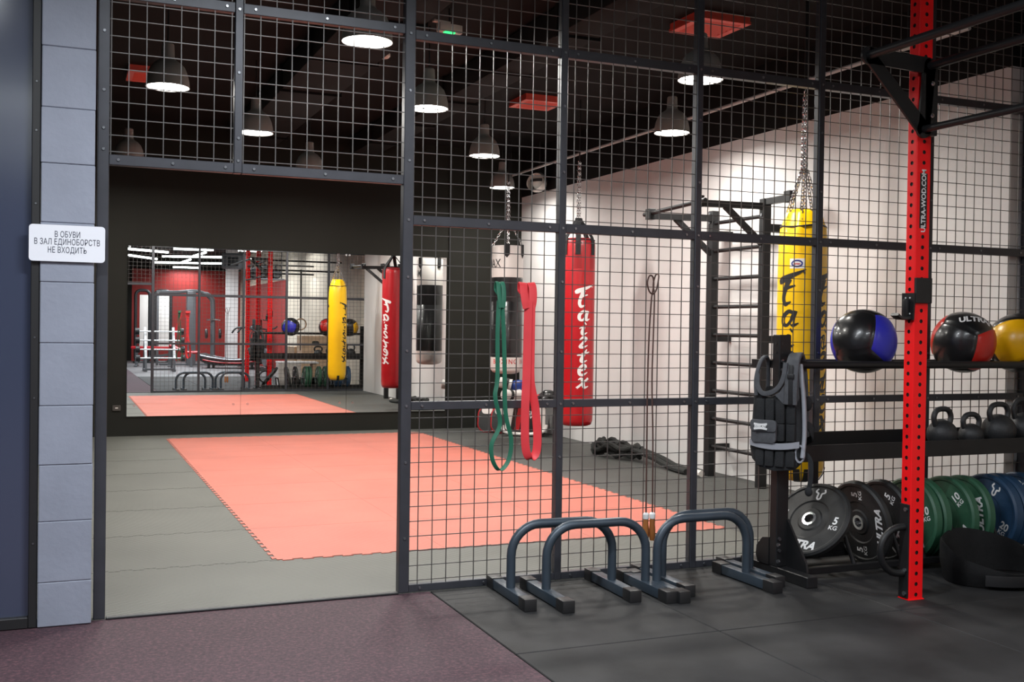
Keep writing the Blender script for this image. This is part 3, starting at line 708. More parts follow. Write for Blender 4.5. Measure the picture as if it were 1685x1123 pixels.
# ================================================================ CEILING FITTINGS of the back room
for (x, y), lab in (((2.755, 1.73), 'square ceiling vent painted with red bounce, nearest the camera, upper right'), ((2.735, 4.72), 'square ceiling vent painted with red bounce in the middle of the back room'), ((-.80, 5.2), 'square ceiling vent painted with red bounce, half hidden behind the far left lamp')):
    t = thing('ceiling_vent', lab, 'vent', (x, y, CH), 0, 'ceiling vents with red bounce painted in')
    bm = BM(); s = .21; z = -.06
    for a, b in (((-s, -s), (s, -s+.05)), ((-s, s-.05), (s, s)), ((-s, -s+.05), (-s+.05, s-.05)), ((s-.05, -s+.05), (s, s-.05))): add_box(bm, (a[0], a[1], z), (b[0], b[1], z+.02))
    add_box(bm, (-s+.005, -s+.005, z+.02), (s-.005, s-.005, 0)); finish('vent_frame', bm, 'ventbounce', t, smooth=False)
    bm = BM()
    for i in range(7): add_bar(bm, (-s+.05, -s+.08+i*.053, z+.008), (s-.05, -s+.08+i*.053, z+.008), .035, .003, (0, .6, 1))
    finish('louvre', bm, 'ventbounce', t, smooth=False)
t = thing('emergency_light', 'small pale emergency light with green glow under the ceiling', 'light', (.97, 2.28, 3.36), R_(10))
bm = BM(); add_box(bm, (-.09, -.03, -.03), (.09, .03, .03), .006); add_box(bm, (-.13, -.02, .03), (.0, .02, .045), .003); finish('housing', bm, 'offwhite', t)
bm = BM(); add_box(bm, (-.05, -.032, -.036), (.03, .0, -.028)); finish('lens', bm, 'led', t)
bm = BM(); add_cyl(bm, (0, 0, .04), (0, 0, CH-3.36), .008); finish('stem', bm, 'black', t)
t = thing('smoke_detector', 'small round smoke detector below the nearest lamp', 'smoke detector', (.815, 3.42, 3.395))
bm = BM(); add_lathe(bm, [(0, 0), (.04, 0), (.055, .015), (.055, .035), (.0, .035)], 24); finish('sensor_body', bm, 'offwhite', t)
bm = BM(); add_cyl(bm, (0, 0, .035), (0, 0, .10), .03); finish('mount', bm, 'black', t)
t = thing('wall_speaker', 'pale rounded speaker hung high in the corner above the white wall', 'speaker', (3.72, 6.85, 2.98), R_(35))
bm = BM(); add_lathe(bm, [(0, -.03), (.09, -.02), (.11, .03), (.105, .10), (.11, .1)], 28, Euler((0, R_(75), R_(180))).to_matrix().to_4x4()); add_sphere(bm, (.02, 0, .03), .1, (.8, .9, 1.15), 18); finish('cabinet', bm, 'offwhite', t, ang=50)
bm = BM(); add_tube(bm, [(.02+.086*math.cos(a), .096*math.sin(a), .05) for a in [2*PI*i/24 for i in range(24)]], .018, 6, closed=True); finish('band', bm, 'black', t)
bm = BM(); add_cyl(bm, (.02, 0, .12), (.02, 0, CH-2.98), .012); finish('bracket', bm, 'black', t)
bm = BM(); add_cyl(bm, (0, -4.0, 0), (0, 3.5, 0), .014, n=10)
t = finish('conduit_pipe', bm, 'conduit'); t.location = (3.40, 3.95, 3.075); tag(t, 'thin grey conduit pipe running along under the ceiling near the white wall', 'pipe')
bm = BM()
for y in (-3.5, -1, 1.5, 3): add_cyl(bm, (0, y, .014), (0, y, CH-3.075), .006, n=6)
finish('pipe_hanger', bm, 'black', t)
for x, y0, y1, w_, lab in ((.45, .5, 7.5, .5, 'wide black air duct along the dark ceiling above the red mat'), (1.75, .3, 7.6, .30, 'narrow black air duct along the dark ceiling nearer the white wall')):
    bm = BM(); add_box(bm, (-w_/2, -(y1-y0)/2, -.1), (w_/2, (y1-y0)/2, .1), .01)
    for k in range(6): add_box(bm, (-w_/2-.02, -(y1-y0)/2+.3+k*1.2, -.12), (w_/2+.02, -(y1-y0)/2+.34+k*1.2, .11))
    t = finish('air_duct', bm, 'duct'); t.location = (x, (y0+y1)/2, CH-.115); tag(t, lab, 'duct', 'ceiling ducts')

# ================================================================ HANGING ON THE CAGE
def band(label, x, m, path, wd, th, knot):
    t = thing('resistance_band', label, 'resistance band', (x, -.012, 1.478), 0, 'resistance bands on the mesh')
    bm = BM(); add_tube(bm, smooth_path([(p[0]-x, p[1]+.012, p[2]-1.478) for p in path], 8), 1, 8, flat=(wd/2, th/2), upv=knot)
    finish('loop', bm, m, t, ang=50)
    bm = BM(); g = min(wd*.95, .04)
    for q in (-1, 1):
        add_tube(bm, smooth_path([(q*.3*g, -.030, -.115), (q*.52*g, -.027, -.075), (q*.62*g, -.018, -.03), (q*.58*g, -.010, -.002), (q*.55*g, .008, .012), (q*.55*g, .020, -.004), (q*.5*g, .020, -.03), (q*.2*g, -.012, -.06), (q*.1*g, -.020, -.085)], 6), 1, 8, flat=(wd/2, th/2), upv=(1, 0, q*.12))
    finish('lark_knot', bm, m, t, ang=50)
    return t
band('narrow green rubber resistance band hanging on the mesh, loop nearly at mat level', .448, 'bandgreen',
     [(.435, -.035, 1.40), (.430, -.035, 1.25), (.432, -.035, 1.02), (.420, -.04, .93), (.445, -.045, .80), (.405, -.04, .70), (.412, -.04, .62), (.45, -.04, .572), (.495, -.04, .62), (.507, -.04, .72), (.478, -.035, .85), (.470, -.035, 1.05), (.462, -.035, 1.25), (.450, -.035, 1.40)], .022, .004, (1, -.8, 0))
band('wide red rubber resistance band hanging on the mesh beside the green one', .592, 'bandred',
     [(.59, -.038, 1.40), (.588, -.038, 1.25), (.585, -.04, 1.05), (.578, -.045, .90), (.578, -.045, .74), (.588, -.045, .655), (.612, -.045, .625), (.640, -.045, .655), (.645, -.045, .74), (.632, -.042, .88), (.607, -.04, 1.0), (.605, -.038, 1.15), (.605, -.038, 1.38)], .042, .005, (1, -.6, 0))
t = thing('jump_rope', 'brown skipping rope with wooden handles looped over the mesh', 'jump rope', (1.30, -.012, 1.52))
L0 = (1.30, -.012, 1.52)
def jl(P): return [(a-L0[0], b-L0[1], c-L0[2]) for a, b, c in P]
bm = BM()
add_tube(bm, smooth_path(jl([(1.275, -.03, .312), (1.278, -.022, .7), (1.278, -.02, 1.0), (1.283, -.02, 1.25), (1.293, -.02, 1.42), (1.298, -.02, 1.455), (1.303, -.024, 1.50), (1.296, -.026, 1.54), (1.276, -.026, 1.545), (1.264, -.026, 1.51), (1.276, -.024, 1.468), (1.300, -.022, 1.452), (1.322, -.022, 1.48), (1.338, -.014, 1.548), (1.336, .014, 1.552), (1.324, .018, 1.50), (1.312, -.018, 1.44), (1.306, -.024, 1.25), (1.302, -.024, 1.0), (1.312, -.025, .7), (1.313, -.03, .312)]), 6), .0042, 8)
finish('cord', bm, 'leathercord', t)
for x in (1.275, 1.313):
    bm = BM(); add_lathe(bm, [(0, 0), (.011, .0), (.0165, .02), (.0175, .05), (.014, .09), (.0125, .115), (.0, .116)], 18, Matrix.Translation((x-L0[0], -.03-L0[1], .172-L0[2]))); h = finish('handle', bm, 'wood', t)
    bm = BM(); add_lathe(bm, [(0, .114), (.015, .114), (.016, .122), (.016, .138), (.010, .146), (0, .146)], 18, Matrix.Translation((x-L0[0], -.03-L0[1], .172-L0[2]))); finish('handle_cap', bm, 'white', h)

# ================================================================ PARALLETTES
def parallette(label, x, y, rz, proto=[None]):
    if proto[0]: return dup(proto[0], (x, y, 0), label, (0, 0, rz))
    t = thing('parallette', label, 'parallettes', (x, y, 0), rz, 'low parallel bars in front of the cage')
    bm = BM(); hw = .262; R = .145; H = .345; z0 = .05; pts = [(-hw, 0, z0)]
    for i in range(9):
        a = PI-PI/2*i/8; pts.append((-hw+R+R*math.cos(a), 0, H-R+R*math.sin(a)))
    for i in range(9):
        a = PI/2-PI/2*i/8; pts.append((hw-R+R*math.cos(a), 0, H-R+R*math.sin(a)))
    pts.append((hw, 0, z0)); add_tube(bm, pts, .0215, 18); finish('arched_handle', bm, 'paral', t)
    for s in (-1, 1):
        bm = BM(); add_box(bm, (s*hw-.026, -.175, .006), (s*hw+.026, .175, .052), .003); f = finish('foot', bm, 'paral', t)
        for q in (-1, 1):
            bm = BM(); add_box(bm, (s*hw-.030, q*.215-.04, 0), (s*hw+.030, q*.215+.04, .057), .004); finish('rubber_cap', bm, 'black', f)
    proto[0] = t; return t
parallette('low arched parallette bar leftmost of the two pairs, nearest the cage', .685, -.268, R_(-2))
parallette('low arched parallette bar second from left, in front of the leftmost', .83, -.345, R_(-1))
parallette('low arched parallette bar in front in the pair beside the rack foot', 1.405, -.365, R_(1))
parallette('low arched parallette bar behind in the pair beside the rack foot', 1.49, -.272, R_(1))

# ================================================================ STORAGE RACK
t = thing('storage_rack', 'long black steel storage rack for balls, kettlebells and bumper plates', 'rack', (1.905, -.30, 0))
def rl(x, y, z): return (x-1.905, y+.30, z)
for xu in (1.905, 3.93):
    bm = BM(); add_box(bm, rl(xu-.037, -.335, .055), rl(xu+.037, -.275, 1.25), .004, seg=1); u = finish('upright', bm, 'blackmetal', t)
    bm = BM()
    for z in (1.16, 1.205):
        add_cyl(bm, rl(xu-.0375, -.305, z), rl(xu-.0385, -.305, z), .008, n=10); add_cyl(bm, rl(xu-.02, -.3352, z), rl(xu-.02, -.3362, z), .006, n=10)
    finish('hole', bm, 'printblack', u)
    bm = BM()
    for z in (1.07, 1.115, .56, .20, .14): add_cyl(bm, rl(xu-.020, -.335, z), rl(xu-.020, -.343, z), .009, n=10)
    for z in (.175, .09): add_cyl(bm, rl(xu-.037, -.36, z), rl(xu-.047, -.36, z), .010, n=10)
    finish('bolt', bm, 'bolt', u)
    bm = BM(); add_box(bm, rl(xu-.035, -.585, 0), rl(xu+.030, -.02, .056), .004, seg=1); finish('foot', bm, 'blackmetal', t)
    bm = BM(); add_prism(bm, [(-.335, .30), (-.335, .056), (-.50, .056), (-.49, .10)], -.006, .006, axes(rl(xu+.034, 0, 0), (0, 1, 0), (0, 0, 1), (1, 0, 0)))
    add_prism(bm, [(-.275, .056), (-.275, .20), (-.22, .19), (-.17, .14), (-.165, .09), (-.18, .056)], -.006, .006, axes(rl(xu-.034, 0, 0), (0, 1, 0), (0, 0, 1), (1, 0, 0)))
    finish('gusset', bm, 'blackmetal', t)
for y in (-.374, -.066):
    bm = BM(); add_cyl(bm, rl(1.925, y, 1.097), rl(3.95, y, 1.097), .0205, n=14); finish('ball_rail', bm, 'blackmetal', t)
bm = BM()
for xu in (1.905, 3.93): add_bar(bm, rl(xu, -.374, 1.097), rl(xu, -.066, 1.097), .03, .04)
finish('rail_bracket', bm, 'blackmetal', t)
bm = BM(); add_box(bm, rl(1.94, -.40, .615), rl(3.93, -.10, .625), .002, seg=1); add_box(bm, rl(1.94, -.405, .60), rl(3.93, -.395, .685), .002, seg=1); add_box(bm, rl(1.94, -.105, .60), rl(3.93, -.095, .72), .002, seg=1)
finish('shelf_tray', bm, 'blackmetal', t)
bm = BM()
for y in (-.43, -.11): add_box(bm, rl(1.94, y-.018, .03), rl(3.93, y+.018, .064), .003, seg=1)
add_box(bm, rl(1.94, -.13, .064), rl(3.93, -.12, .11)); finish('plate_rail', bm, 'blackmetal', t)
for i, x in enumerate((2.26, 2.575, 2.735, 2.99, 3.29, 3.6)):
    bm = BM()
    for y in (-.43, -.11): add_cyl(bm, rl(x+.03, y, .06), rl(x, y+(.06 if y < -.3 else -.0), .24), .012, n=10)
    add_cyl(bm, rl(x, -.37, .24), rl(x, -.11, .24), .012, n=10)
    finish('divider', bm, 'blackmetal', t)

# bumper plates: axis along local z, printed face at +z
BULL = [[(-.55, .95, .05), (-.75, .45, .22), (-.45, .25, .26), (-.28, .1, .22), (-.28, -.55, .18), (-.1, -.8, .16), (.0, -.82, .16)], [(.55, .95, .05), (.75, .45, .22), (.45, .25, .26), (.28, .1, .22), (.28, -.55, .18), (.1, -.8, .16), (.0, -.82, .16)]]
def plate_proto(num, th, m):
    t = thing('bumper_plate', '', 'weight plate', (0, 0, 0), 0, 'bumper plates on the floor rack'); h = th/2
    bm = BM(); add_lathe(bm, [(.026, -h), (.10, -h), (.11, -h+.006), (.185, -h+.006), (.20, -h), (.215, -h), (.225, -h+.010), (.225, h-.010), (.215, h), (.203, h), (.196, h-.005), (.115, h-.005), (.108, h-.010), (.07, h-.010), (.062, h-.004), (.026, h-.004), (.026, -h)], 56)
    b = finish('rubber_disc', bm, m, t, ang=28)
    bm = BM(); add_lathe(bm, [(.026, -h-.001), (.040, -h-.001), (.040, -h+.02), (.040, h-.01), (.040, h+.001), (.026, h+.001), (.0255, -h-.001)], 32); finish('hub_ring', bm, 'chrome', t)
    z = h-.0045
    for a in (0, PI):
        bm = BM(); merge(bm, text_bm(num, .060, .95, .0, .03), Matrix.Translation(Vector((.152*math.cos(a), .012, z)))); merge(bm, text_bm('KG', .034, 1.1, 0, .02), Matrix.Translation(Vector((.152*math.cos(a), -.030, z)))); finish('weight_marking', bm, 'print', t, smooth=False)
    bm = BM(); merge(bm, text_bm('ULTRA', .066, .98, .25, .04), Matrix.Translation((0, -.153, z))); finish('lettering', bm, 'print', t, smooth=False)
    bm = BM(); merge(bm, strokes_bm([[(x*.036, y*.036, w_*.036) for x, y, w_ in q] for q in BULL]), Matrix.Translation((0, .152, z))); finish('horned_emblem', bm, 'print', t, smooth=False)
    return t
def orient(nrm, roll):
    n = Vector(nrm).normalized(); e1 = Vector((0, 0, 1)).cross(n).normalized(); e2 = n.cross(e1)
    m_ = Matrix((e1, e2, n)).transposed(); return (m_ @ Matrix.Rotation(roll, 3, 'Z')).to_euler()
PROTO = {'5': plate_proto('5', .042, 'rub5'), '10': plate_proto('10', .056, 'rub10'), '20': plate_proto('20', .068, 'rub20')}
first = {k: True for k in PROTO}
PL = [('5', 2.135, .028, (-.74, -.24, .62), 0, 'black 5 kg bumper plate tilted furthest, leftmost on the rack beside the post'),
      ('5', 2.47, .002, (-1, -.02, -.16), 90, 'black 5 kg bumper plate with sideways lettering, second from the left'),
      ('5', 2.625, .0, (-1, 0, -.06), 65, 'black 5 kg bumper plate half hidden behind the second one'),
      ('10', 2.805, .0, (-1, 0, .06), 20, 'green 10 kg bumper plate just right of the red upright'),
      ('10', 2.872, .0, (-1, 0, .06), 150, 'green 10 kg bumper plate touching the one beside the red upright'),
      ('10', 3.062, .0, (-1, -.03, .05), 48, 'green 10 kg bumper plate with readable white lettering'),
      ('10', 3.185, .0, (-1, 0, .07), 100, 'green 10 kg bumper plate rightmost of the green ones'),
      ('20', 3.385, .0, (-1, -.02, .06), -25, 'blue 20 kg bumper plate leftmost of the blue ones'),
      ('20', 3.465, .0, (-1, 0, .05), 40, 'blue bumper plate in the middle of the blue ones'),
      ('20', 3.62, .0, (-1, 0, .05), 80, 'blue bumper plate at the right edge of the picture')]
for k, x, dz, nn, roll, lab in PL:
    p = PROTO[k] if first[k] else dup(PROTO[k]); first[k] = False
    n = Vector(nn).normalized(); p.location = (x, -.27, .262+dz-.02); p.rotation_euler = orient(nn, R_(roll)); p['label'] = lab

# kettlebells
def kettlebell(label, x, y, r, hw, hh, rz):
    t = thing('kettlebell', label, 'kettlebell', (x, y, .625), rz, 'kettlebells on the rack shelf')
    bm = BM(); prof = [(0, 0), (r*.55, 0), (r*.62, r*.03)]
    for i in range(15):
        a = -60+i*150/14; prof.append((r*math.cos(R_(a)), r*.90+r*math.sin(R_(a))))
    prof = [p for p in prof if p[1] >= 0]; prof[-1] = (max(prof[-1][0], .001), prof[-1][1]); prof.append((0, prof[-1][1]))
    add_lathe(bm, prof, 36); finish('bell', bm, 'iron', t, ang=60)
    bm = BM(); zt = r*1.9+hh; zb = r*1.35; P = [(-hw*.72, 0, zb), (-hw*.95, 0, zb+(zt-zb)*.35), (-hw, 0, zb+(zt-zb)*.62), (-hw*.78, 0, zt-.012), (-hw*.35, 0, zt), (hw*.35, 0, zt), (hw*.78, 0, zt-.012), (hw, 0, zb+(zt-zb)*.62), (hw*.95, 0, zb+(zt-zb)*.35), (hw*.72, 0, zb)]
    add_tube(bm, smooth_path(P, 6), .0155, 14); finish('handle', bm, 'iron', t, ang=60)
for a in (('black kettlebell half hidden behind the red upright', 3.05, -.25, .084, .072, .058, R_(8)), ('smallest black kettlebell, second from the red upright', 3.265, -.25, .070, .054, .050, R_(-6)),
          ('large black kettlebell with wide square handle, third from the red upright', 3.475, -.25, .096, .078, .055, R_(5)), ('large black kettlebell cut off by the right picture edge', 3.69, -.24, .098, .078, .075, R_(-8))):
    kettlebell(*a)

# wall balls: sphere with panels in two colours, each colour its own shell
def wall_ball(label, x, cm, rot, text=False):
    t = thing('medicine_ball', label, 'ball', (x, -.22, 1.22), 0, 'medicine balls on the rack rails'); t.rotation_euler = rot
    R = .176
    def shell(name, faces, m, parent):
        bm = BM(); N = 22
        for ax, sg in faces:
            g = {}
            for i in range(N+1):
                for j in range(N+1):
                    a, b = math.tan((i/N*2-1)*PI/4), math.tan((j/N*2-1)*PI/4); n = Vector((sg, a, b)) if ax == 0 else Vector((a, sg, b)) if ax == 1 else Vector((a, b, sg)); n.normalize()
                    q = sorted((abs(n.x), abs(n.y), abs(n.z))); k = 1-.026*math.exp(-((q[2]-q[1])/.035)**2)-.085*(q[2]-.577)
                    g[i, j] = bm.verts.new(n*R*k*1.02)
            for i in range(N):
                for j in range(N): bm.faces.new((g[i, j], g[i+1, j], g[i+1, j+1], g[i, j+1]))
        bmesh.ops.remove_doubles(bm, verts=bm.verts[:], dist=.0003)
        return finish(name, bm, m, parent, ang=70)
    shell('coloured_panel', [(0, 1)], cm, t); shell('coloured_panel', [(0, -1)], cm, t); shell('black_panel', [(1, 1), (1, -1), (2, 1), (2, -1)], 'blackleather', t)
    if text:
        rm = Euler(rot).to_matrix().inverted(); n0 = rm @ Vector((-.18, -.62, .76)).normalized(); e1 = rm @ Vector((.93, -.36, -.06)); e1 = (e1-n0*e1.dot(n0)).normalized(); e2 = n0.cross(e1)
        onb = lambda c: (n0+e1*(c.x/R)+e2*(c.y/R)).normalized()*R*1.004
        bm = BM(); merge(bm, text_bm('ULTRA', .060, 1, .2, .04), None, onb); finish('lettering', bm, 'print', t, smooth=False); bm = BM()
        merge(bm, strokes_bm([[(x*.022+.095, y*.022-.01, w_*.022) for x, y, w_ in q] for q in BULL]), None, onb)
        finish('horned_emblem', bm, 'print', t, smooth=False)
    return t
wall_ball('black and blue medicine ball on the rack left of the red upright', 2.508, 'bluevinyl', (R_(-24), R_(-6), R_(-66)))
wall_ball('black and red medicine ball with white lettering right of the red upright', 3.225, 'redball', (R_(10), R_(20), R_(-66)), True)
wall_ball('black and yellow medicine ball cut off by the right picture edge', 3.655, 'yelball', (R_(14), R_(-6), R_(-150)))

# ================================================================ WEIGHT VEST on the rack's first post
t = thing('weight_vest', 'black and grey weighted vest hanging on the near end of the rack', 'vest', (1.815, -.375, .60), R_(-52))
# local: x right, y into the rack, z up
def vest_panel(poly, y0, y1, bulge, m, name, parent, bev=.012):
    bm = BM(); add_prism(bm, poly, -y1, -y0, axes((0, 0, 0), (1, 0, 0), (0, 0, 1), (0, -1, 0)))
    bmesh.ops.bevel(bm, geom=[e for e in bm.edges], offset=bev, segments=2, profile=.6, affect='EDGES', clamp_overlap=True)
    bmesh.ops.triangulate(bm, faces=[f for f in bm.faces if len(f.verts) > 4])
    for v in bm.verts: v.co.y += bulge*(v.co.x/.13)**2
    return finish(name, bm, m, parent, ang=50)
vest_panel([(.0, .345), (.025, .36), (.05, .40), (.06, .47), (.108, .47), (.118, .33), (.10, .285), (.045, .30)], -.016, .004, .03, 'greyfabric', 'yoke', t, .004)
body = vest_panel([(-.138, .07), (-.125, .01), (-.08, -.03), (.0, -.045), (.095, -.035), (.125, .0), (.13, .16), (.118, .33), (.10, .40), (.06, .40), (.03, .36), (-.03, .33), (-.075, .35), (-.105, .40), (-.12, .33), (-.13, .18)], .0, .055, .03, 'blackfabric', 'front_panel', t, .014)
bm = BM()
for x in (-.075, -.025, .028, .08):
    for z0, z1 in ((-.02, .062), (.11, .20), (.20, .325)): add_box(bm, (x-.023, -.012+.03*(x/.13)**2, z0), (x+.023, .02+.03*(x/.13)**2, z1), .010)
finish('weight_pocket', bm, 'blackfabric', t, ang=50)
bm = BM()
add_tube(bm, smooth_path([(-.098, .005, .34), (-.10, .004, .42), (-.09, .03, .50), (-.08, .09, .535), (-.08, .15, .50), (-.085, .17, .36), (-.09, .16, .1)], 6), 1, 10, flat=(.010, .008), upv=(1, 0, .1))
add_tube(bm, smooth_path([(.080, -.006, .30), (.084, -.008, .42), (.084, .02, .51), (.082, .09, .55), (.08, .16, .51), (.09, .18, .36), (.10, .17, .1)], 6), 1, 10, flat=(.033, .011), upv=(1, 0, .1))
finish('shoulder_strap', bm, 'greyfabric', t, ang=60)
bm = BM(); add_tube(bm, smooth_path([(-.092, .0, .45), (-.088, -.004, .39), (-.062, -.010, .352), (-.015, -.013, .358), (.025, -.013, .392), (.046, -.012, .445), (.052, -.004, .51)], 6), 1, 10, flat=(.006, .012), upv=(0, -1, 0)); finish('neck_trim', bm, 'greyfabric', t, ang=60)
bm = BM(); add_tube(bm, smooth_path([(.138, .02, .03), (.142, .04, .14), (.136, .045, .3), (.125, .04, .42), (.112, .06, .50)], 6), 1, 10, flat=(.010, .013), upv=(1, 0, 0)); add_tube(bm, [(.125+.022*math.cos(a), .02, .05+.042*math.sin(a)) for a in [2*PI*i/20 for i in range(20)]], .006, 6, closed=True); finish('side_trim', bm, 'silverfabric', t, ang=60)
bm = BM(); add_box(bm, (.072, -.024, .30), (.094, -.014, .50), .003); add_box(bm, (.066, -.030, .43), (.10, -.016, .455), .004); finish('adjust_strap', bm, 'black', t)
pk = vest_panel(rrect(.135, .115, .02, 4, -.052, .158), -.034, .0, .03, 'greyfabric', 'pouch', t, .010)
vest_panel(rrect(.142, .06, .018, 4, -.052, .188), -.042, -.03, .03, 'greyfabric', 'pouch_flap', pk, .005)
bm = BM(); merge(bm, text_bm('EVERLAST', .016, .85, 0, .06), Matrix.Translation((-.060, -.046, .185)) @ FX)
merge(bm, strokes_bm([[(-.034, .013, .003), (0, .009, .004), (.034, .013, .003)], [(-.034, -.013, .003), (0, -.009, .004), (.034, -.013, .003)]], 3), Matrix.Translation((-.060, -.046, .185)) @ FX); finish('lettering', bm, 'print', pk, smooth=False)
bm = BM(); n = 14; prev = None
for i in range(n+1):
    x = -.13+.255*i/n; y = -.022+.03*(x/.13)**2; z = .085+.014*(abs(x+.0)/.13)**2
    A = bm.verts.new((x, y, z-.016)); B = bm.verts.new((x, y, z+.016))
    if prev: bm.faces.new((prev[0], A, B, prev[1]))
    prev = (A, B)
finish('reflective_strip', bm, 'silverfabric', t)
vest_panel([(-.115, .05), (.0, .0), (.115, .03), (.12, .3), (.09, .38), (-.09, .38), (-.12, .3)], .15, .19, .0, 'blackfabric', 'back_panel', t, .012)
bm = BM(); add_tube(bm, smooth_path([(.12, .05, .20), (.155, .08, .19), (.165, .11, .13), (.12, .16, .10)], 5), 1, 8, flat=(.018, .004), upv=(0, 0, 1)); add_tube(bm, smooth_path([(.13, .06, .06), (.17, .05, .02), (.175, .05, -.06), (.168, .05, -.12)], 5), 1, 8, flat=(.012, .003), upv=(1, 0, 0)); add_sphere(bm, (.165, .05, -.14), .02, (1, .7, 1.2), 12); add_sphere(bm, (.135, .12, .30), .035, (.7, .7, 1.1), 12); finish('side_strap', bm, 'blackfabric', t, ang=60)

# ================================================================ BELT / HARNESS on the floor
t = thing('padded_belt', 'wide black padded belt standing in a loop on the rubber floor', 'belt', (2.95, -.745, 0))
bm = BM(); n = 56; rings = []
for i in range(n):
    a = 2*PI*i/n; ca, sa = math.cos(a), math.sin(a)
    cx, cy = .27*ca, .20*sa; up_ = max(0, sa)**.8; lf = max(0, -ca)**2*max(0, .6+.4*sa)
    hgt = .080+.135*up_+.10*lf*(1-up_); lean = .07*sa-.02; z0 = .0+.004*math.sin(3*a)**2
    pr_ = []
    for dz, dr in ((0, .0), (hgt*.5, .014), (hgt*.94, .004), (hgt, .014), (hgt*.94, .026), (hgt*.5, .036), (0, .022)):
        k = 1+dr/.25; pr_.append(bm.verts.new((cx*k, cy*k+lean*dz/.2, dz+.002+z0)))
    rings.append(pr_)
for q in range(n):
    A, B = rings[q], rings[(q+1) % n]
    for j in range(7): bm.faces.new((A[j], A[(j+1) % 7], B[(j+1) % 7], B[j]))
finish('pad', bm, 'beltblack', t, ang=60)
bm = BM(); P = []
for i in range(24):
    a = R_(215)+R_(110)*i/23; P.append((.308*math.cos(a), .232*math.sin(a)-.028, .048))
add_tube(bm, P, 1, 8, flat=(.028, .004), upv=(0, 0, 1)); finish('strap', bm, 'black', t)
bm = BM(); add_cyl(bm, (.09, -.256, .050), (.09, -.264, .050), .010, n=12); finish('buckle', bm, 'bolt', t)

# ================================================================ RED RIG
t = thing('pull_up_rig', 'tall red perforated steel rig with black triangular bracket and pull up bars', 'rig', (2.23, -.90, 0))
RX, RY = .043, .032        # half sizes of an upright
def upright_mesh():
    bm = BM(); p = .05; nz = 60
    def face(o, u, wd):
        o = Vector(o); u = Vector(u)
        for k in range(nz):
            c = o+Vector((0, 0, p*(k+.5))); I, O = [], []
            for i in range(16):
                a = 2*PI*i/16; ca, sa = math.cos(a), math.sin(a); m_ = max(abs(ca), abs(sa))
                I.append(bm.verts.new(c+u*(.0095*ca)+Vector((0, 0, .0095*sa)))); O.append(bm.verts.new(c+u*(wd*ca/m_)+Vector((0, 0, p/2*sa/m_))))
            for i in range(16):
                j = (i+1) % 16; bm.faces.new((I[i], O[i], O[j], I[j]))
    b = .006
    face((0, -RY, 0), (1, 0, 0), RX-b); face((0, RY, 0), (-1, 0, 0), RX-b); face((-RX, 0, 0), (0, -1, 0), RY-b); face((RX, 0, 0), (0, 1, 0), RY-b)
    H = p*nz
    for sx in (-1, 1):
        for sy in (-1, 1):
            prev = None
            for k in range(5):
                a = PI/2*k/4; x = sx*(RX-b+b*math.sin(a)); y = sy*(RY-b+b*math.cos(a))
                A = bm.verts.new((x, y, 0)); B = bm.verts.new((x, y, H))
                if prev: bm.faces.new((prev[0], A, B, prev[1]))
                prev = (A, B)
    bmesh.ops.remove_doubles(bm, verts=bm.verts[:], dist=.0002)
    return bm
ub = upright_mesh(); u0 = finish('upright', ub, 'red', t, ang=40)
bm = BM(); add_box(bm, (-RX+.005, -RY+.005, .002), (RX-.005, RY-.005, 2.998)); ib = finish('inner_wall', bm, 'printblack', u0, smooth=False)
for dx, dy in ((0, -1.36), (0, -2.72)):
    c = u0.copy(); COL.objects.link(c); c.parent = t; c.location = (dx, dy, 0)
    d_ = ib.copy(); COL.objects.link(d_); d_.parent = c
bm = BM(); bd = -.032-.008      # plate with the three arms of the triangle, bolted on the near face
V3 = [(-.365, 1.0, 2.535), (-.02, 0, 2.545), (-.045, 0, 2.215)]
yb = -.06
def tri(a, b, w0, w1):
    a = Vector(a); b = Vector(b); d = (b-a); d.y = 0; d.normalize(); nn = Vector((-d.z, 0, d.x))
    poly = [(a+nn*w0/2), (a-nn*w0/2), (b-nn*w1/2), (b+nn*w1/2)]
    add_prism(bm, [(q.x, q.z) for q in poly], -.006, .006, axes((0, yb, 0), (1, 0, 0), (0, 0, 1), (0, -1, 0)))
A_, B_, C_ = (-.365, 0, 2.535), (-.005, 0, 2.525), (-.035, 0, 2.225)
tri(A_, B_, .075, .075); tri(A_, C_, .062, .075); tri(B_, C_, .07, .07)
for q, r in ((A_, .042), (B_, .036), (C_, .042)): add_cyl(bm, (q[0], yb-.006, q[2]), (q[0], yb+.006, q[2]), r, n=20)
add_box(bm, (-.032, yb-.006, 2.20), (.046, -.034, 2.545), .003, seg=1)
finish('bracket', bm, 'blackmetal', t)
bm = BM()
for z in (2.44, 2.29):
    add_cyl(bm, (.004, yb-.005, z), (.004, yb-.016, z), .012, n=6); add_cyl(bm, (.004, yb-.016, z), (.004, yb-.022, z), .007, n=10)
add_cyl(bm, (A_[0], yb-.0, A_[2]), (A_[0], yb+.012, A_[2]), .018, n=14)
finish('bolt', bm, 'chrome', t)
for (x, z, r) in ((-.365, 2.535, .020), (-.005, 2.525, .020), (-.035, 2.225, .017)):
    bm = BM(); add_cyl(bm, (x, yb, z), (x, -2.70, z), r, n=16); finish('pull_up_bar', bm, 'blackmetal', t)
for dy, z, x1 in ((-1.36, 2.595, 1.75), (-2.72, 2.57, 1.45), (-1.36, 2.395, 1.70), (-2.72, 2.385, 1.45)):
    bm = BM(); add_cyl(bm, (.04, dy, z), (x1, dy, z), .018, n=12); finish('pull_up_bar', bm, 'blackmetal', t)
bm = BM(); add_box(bm, (-.046, -.047, 1.41), (.052, -.031, 1.53), .002, seg=1); add_box(bm, (.044, -.047, 1.41), (.052, .04, 1.53), .002, seg=1); finish('sleeve', bm, 'blackmetal', t)
